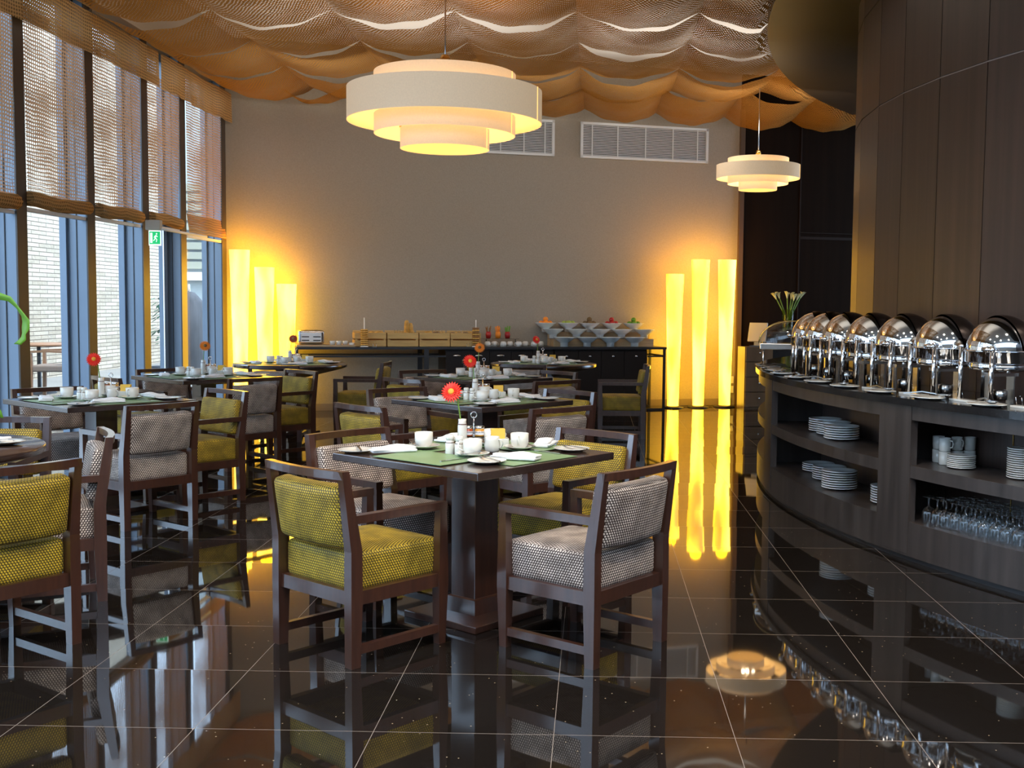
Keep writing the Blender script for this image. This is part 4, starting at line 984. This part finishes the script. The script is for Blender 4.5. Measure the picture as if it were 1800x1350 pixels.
for i, s in enumerate((3.945, 3.535, 3.125, 2.72)):
    CR.put(bp(s, .29, ZB), TH, 'slatted wooden bread crate, %s from the left on the back buffet' % ordn[i], 'wooden bread crates')
    for k in range(8):
        xx, yy = -.13+(k % 4)*.085, -.08+.16*(k//4); p = bp(s-xx, .29+yy, ZB+.10+rb.uniform(0, .03))
        (BUN if i < 2 or k % 2 else BUN2).put(p, rb.uniform(0, 3), ('golden' if i < 2 or k % 2 else 'brown')+' bread roll in the %s crate from the left' % ordn[i], 'bread rolls in the %s crate' % ordn[i])
for i, (s, rz, l) in enumerate([(3.47, .1, 'taller'), (3.42, -.3, 'shorter')]):
    x, y, z = bp(s, .24, ZB+.15)
    MB().cushion((0, 0, .08), (.05, .045, .22 if i == 0 else .15), .022, (.01, .01, 0), 6, tilt=R(8)).build('baguette', BREAD, None, (x, y, z), rz, label=l+' golden baguette standing upright in the second crate', cat='bread', group='baguettes in the second crate')
for i, (s, z) in enumerate([(3.62, .19), (3.55, .175), (3.13, .19), (3.05, .18), (2.80, .20), (2.72, .175)]):
    CARD.put(bp(s, .14, ZB+z-.02), TH, 'white name card clipped over the bread crates, %s from the left' % ordn[i], 'name cards on the crates')
for s, l in ((3.90, 'left'), (2.70, 'right')): CARD.put(bp(s, .05, ZB), TH, 'small white name card before the %s bread crate' % l, 'name cards on the crates')
for i, s in enumerate((4.03, 2.60)):
    l = ('left', 'right')[i]
    t = bthing('pastry_skewer', 'upright steel skewer of stacked ring pastries at the %s end of the crates' % l, 'skewer', s, .06, ZB, 'pastry skewers')
    MB().tube([(0, 0, 0), (0, 0, .37 if i == 0 else .35)], .006, 8).lathe([(0, 0), (.05, 0), (.045, .012), (0, .014)], seg=18).build('rod', WHITE, t)
    n_ = 8 if i == 0 else 9
    for k in range(n_):
        mb = MB().tube([(.034*math.cos(q*PI/8), .034*math.sin(q*PI/8), 0) for q in range(16)], .015, 8, True)
        for v in mb.bm.verts: v.co.z *= .75
        p = bp(s, .06, ZB+.03+k*(.0262 if i == 0 else .0262))
        mb.build('ring_pastry', BREAD if i == 0 or k % 2 else BROWNB, None, p, 0, label=ORD[n_-1-k]+' ring pastry on the %s skewer' % l, cat='pastry', group='ring pastries on the %s skewer' % l)
# cups upside down, glasses with vegetable sticks
for i in range(8):
    p = bp(2.42-i*.105, .18+.06*(i % 2), ZB+.001)
    c_ = CUP.put((p[0], p[1], p[2]+.068), R(40*i), 'upturned white cup on the back buffet, %s from the left' % (ordn+['eighth'])[i], 'upturned cups on the back buffet', tilt=(PI, 0))
    p = bp(2.42-i*.105, .18+.06*(i % 2), ZB+.070)
for i, (s, m1, m2, l) in enumerate([(2.36, REDF, BROWNB, 'dark red glass of herb sprigs'), (2.23, ORF, ORF, 'orange glass of carrot sticks'), (2.10, REDF, LEAF, 'red glass of green celery sticks')]):
    t = bthing('stick_glass', l+' above the upturned cups', 'glass', s, .42, ZB+.10, 'glasses of vegetable sticks')
    MB().lathe([(0, 0), (.03, 0), (.038, .05), (.03, .09), (.027, .09), (.034, .05), (.026, .006), (0, .006)], seg=18).build('tumbler', m1, t)
    mb = MB(); r_ = random.Random(i)
    for k in range(9): a = r_.uniform(0, 6.28); mb.tube([(.01*math.cos(a), .01*math.sin(a), .02), (.035*math.cos(a), .035*math.sin(a), r_.uniform(.13, .17))], .006, 5)
    mb.build('sticks', m2, t)
t = bthing('glass_riser', 'low clear riser under the vegetable glasses', 'riser', 2.2, .42, ZB)
MB().box((0, 0, .095), (.5, .12, .008)).build('top', LIDCLEAR, t); MB().box((-.2, 0, .045), (.01, .1, .09)).box((.2, 0, .045), (.01, .1, .09)).build('leg', CHROME, t)
# wooden risers with bowls
t = bthing('bowl_riser', 'stepped pale wooden riser carrying the salad and fruit bowls', 'riser', .80, .40)
MB().box((0, -.09, .05), (1.42, .15, .10)).build('lower_step', BOARD, t); MB().box((0, .08, .092), (1.42, .15, .184)).build('upper_step', BOARD, t)
MB().box((.0, -.09, .103), (1.50, .17, .005)).build('glass_shelf', LIDCLEAR, t)
BOWL = Stamp(MB().lathe([(0, 0), (.052, 0), (.054, .05), (.066, .058), (.112, .090), (.146, .122), (.150, .126), (.145, .127), (.10, .090), (.05, .07), (0, .068)], seg=36).build('slanted_bowl', CERAMB, None, label='x', cat='bowl'))
for i, (s) in enumerate((1.40, 1.08, .755, .41)):
    BOWL.put(bp(s, .10, ZB+.003), 0, 'white flared bowl in the front row, %s from the left' % ordn[i], 'white flared bowls')
    m_ = (GRASSY, DLEAF, PEACH, ORF)[i]; p = bp(s, .10, ZB+.085)
    MB().sphere((0, 0, 0), .075, 1, 1, .3, 14).build('salad_heap', m_, None, p, label=('pale green', 'dark green', 'peach', 'orange')[i]+' salad in the %s front-row bowl' % ordn[i], cat='food', kind='stuff')
for i, (s) in enumerate((1.50, 1.17, .84, .53, .20)):
    BOWL.put(bp(s, .31, ZB+.107), 0, 'white flared bowl in the middle row, %s from the left' % ordn[i], 'white flared bowls')
    m_ = (GRASSY, REDF, PEACH, CALLA, YEL)[i]; p = bp(s, .31, ZB+.19)
    MB().sphere((0, 0, 0), .078, 1, 1, .35, 14).build('salad_heap', m_, None, p, label=('lime', 'red', 'peach', 'cream', 'yellow')[i]+' salad in the %s middle-row bowl' % ordn[i], cat='food', kind='stuff')
fru = [(ORF, 'orange'), (GRASSY, 'green apple'), (KIWI, 'brown kiwi'), (REDF, 'red apple'), (LEAF, 'green pear')]
FR = [Stamp(MB().sphere((0, 0, 0), .036, 1, 1, .92, 14).build('fruit', m, None, label='x', cat='fruit')) for m, _ in fru]
for i, (s) in enumerate((1.56, 1.24, .94, .62, .30)):
    BOWL.put(bp(s, .475, ZB+.187), 0, 'white flared bowl in the rear row, %s from the left' % ordn[i], 'white flared bowls')
    pts = [(-.06, 0, 0), (.0, -.03, .004), (.06, 0, 0), (0, .05, 0), (0, .0, .052)]
    if i in (1,): pts = pts[:4]
    for dx, dy, dz in pts: FR[i].put(bp(s-dx, .475+dy, ZB+.187+.122+dz), 0, fru[i][1]+' in the %s rear-row bowl' % ordn[i], fru[i][1]+'s in a rear bowl')

# ------------------------------------------------------------------ service cabinets at the niche
t = thing('drawer_cabinet', 'narrow drawer cabinet lit yellow beside the niche wall', 'cabinet', (2.30, 15.75, 0), TH)
DC = mat('drawer_wood', (.14, .085, .045), .35, noise=((12, 12, .8), .15))
MB().box((0, .15, .43), (.42, .24, .86)).build('body', DC, t)
for k in range(4):
    z = .13+k*.21; d = MB().box((0, .02, z), (.40, .02, .195)).build('drawer', DC, t); MB().sphere((0, .002, z+.02), .013).build('knob', STEEL, d)
t = thing('sideboard', 'black sideboard behind the drawer cabinet carrying the calla lilies', 'cabinet', (2.62, 16.27, 0), TH)
MB().box((.25, .0, .52), (1.05, .40, 1.04)).build('body', MATS['cabinet_black'], t); MB().box((.25, 0, 1.05), (1.07, .42, .02)).build('top', BLACKM, t)
t = thing('till_screen', 'tilted touch screen till standing on the drawer cabinet', 'screen', (2.27, 15.88, .86), R(62))
MB().box((0, 0, 0), (1, 1, 1), 0, Matrix.Translation((-.02, -.02, .20)) @ Matrix.Rotation(R(18), 4, 'Y') @ Matrix.Diagonal((.03, .26, .27, 1))).bevel(.006).build('display', BEIGEP, t)
MB().box((.03, 0, .09), (.05, .08, .18)).build('stand', BEIGEP, t); MB().box((.02, 0, .008), (.18, .16, .016)).build('foot', BLACKP, t)
t = thing('lily_vase', 'clear glass vase of calla lily stems on the sideboard', 'vase', (2.76, 16.26, 1.06))
MB().lathe([(0, 0), (.065, 0), (.07, .01), (.095, .32), (.088, .32), (.064, .02), (0, .02)], seg=24).build('body', thin_glass('vase_glass', (.85, .88, .6), .2), t)
rl = random.Random(8)
ends = [(-.20, .0, .55), (-.14, .03, .56), (-.02, .0, .56), (.05, .03, .55), (.08, -.02, .53), (.14, .0, .54), (.20, .02, .57)]
for i, (x, y, z) in enumerate(ends):
    t = thing('calla_lily', 'calla lily in the glass vase, %s from the left' % ordn[i], 'flower', (2.76, 16.26, 1.06), 0, 'calla lilies')
    MB().tube([(-x*.15, y*.2, .03), (x*.35, y*.4, .28), (x*.85, y, z-.08)], .008, 6).build('stem', GREENS, t)
    mb = MB().lathe([(.006, 0), (.014, .03), (.022, .06), (.038, .085), (.045, .088)], seg=14)
    m4 = Matrix.Translation((x*.85, y, z-.09)) @ Matrix.Rotation(math.copysign(min(.5, abs(x)*2.2), x), 4, 'Y')
    for v in mb.bm.verts: v.co = m4 @ Vector((v.co.x, v.co.y, v.co.z+(.02 if v.co.z > .07 and v.co.x*x > 0 else 0)))
    mb.build('spathe', CALLA, t)
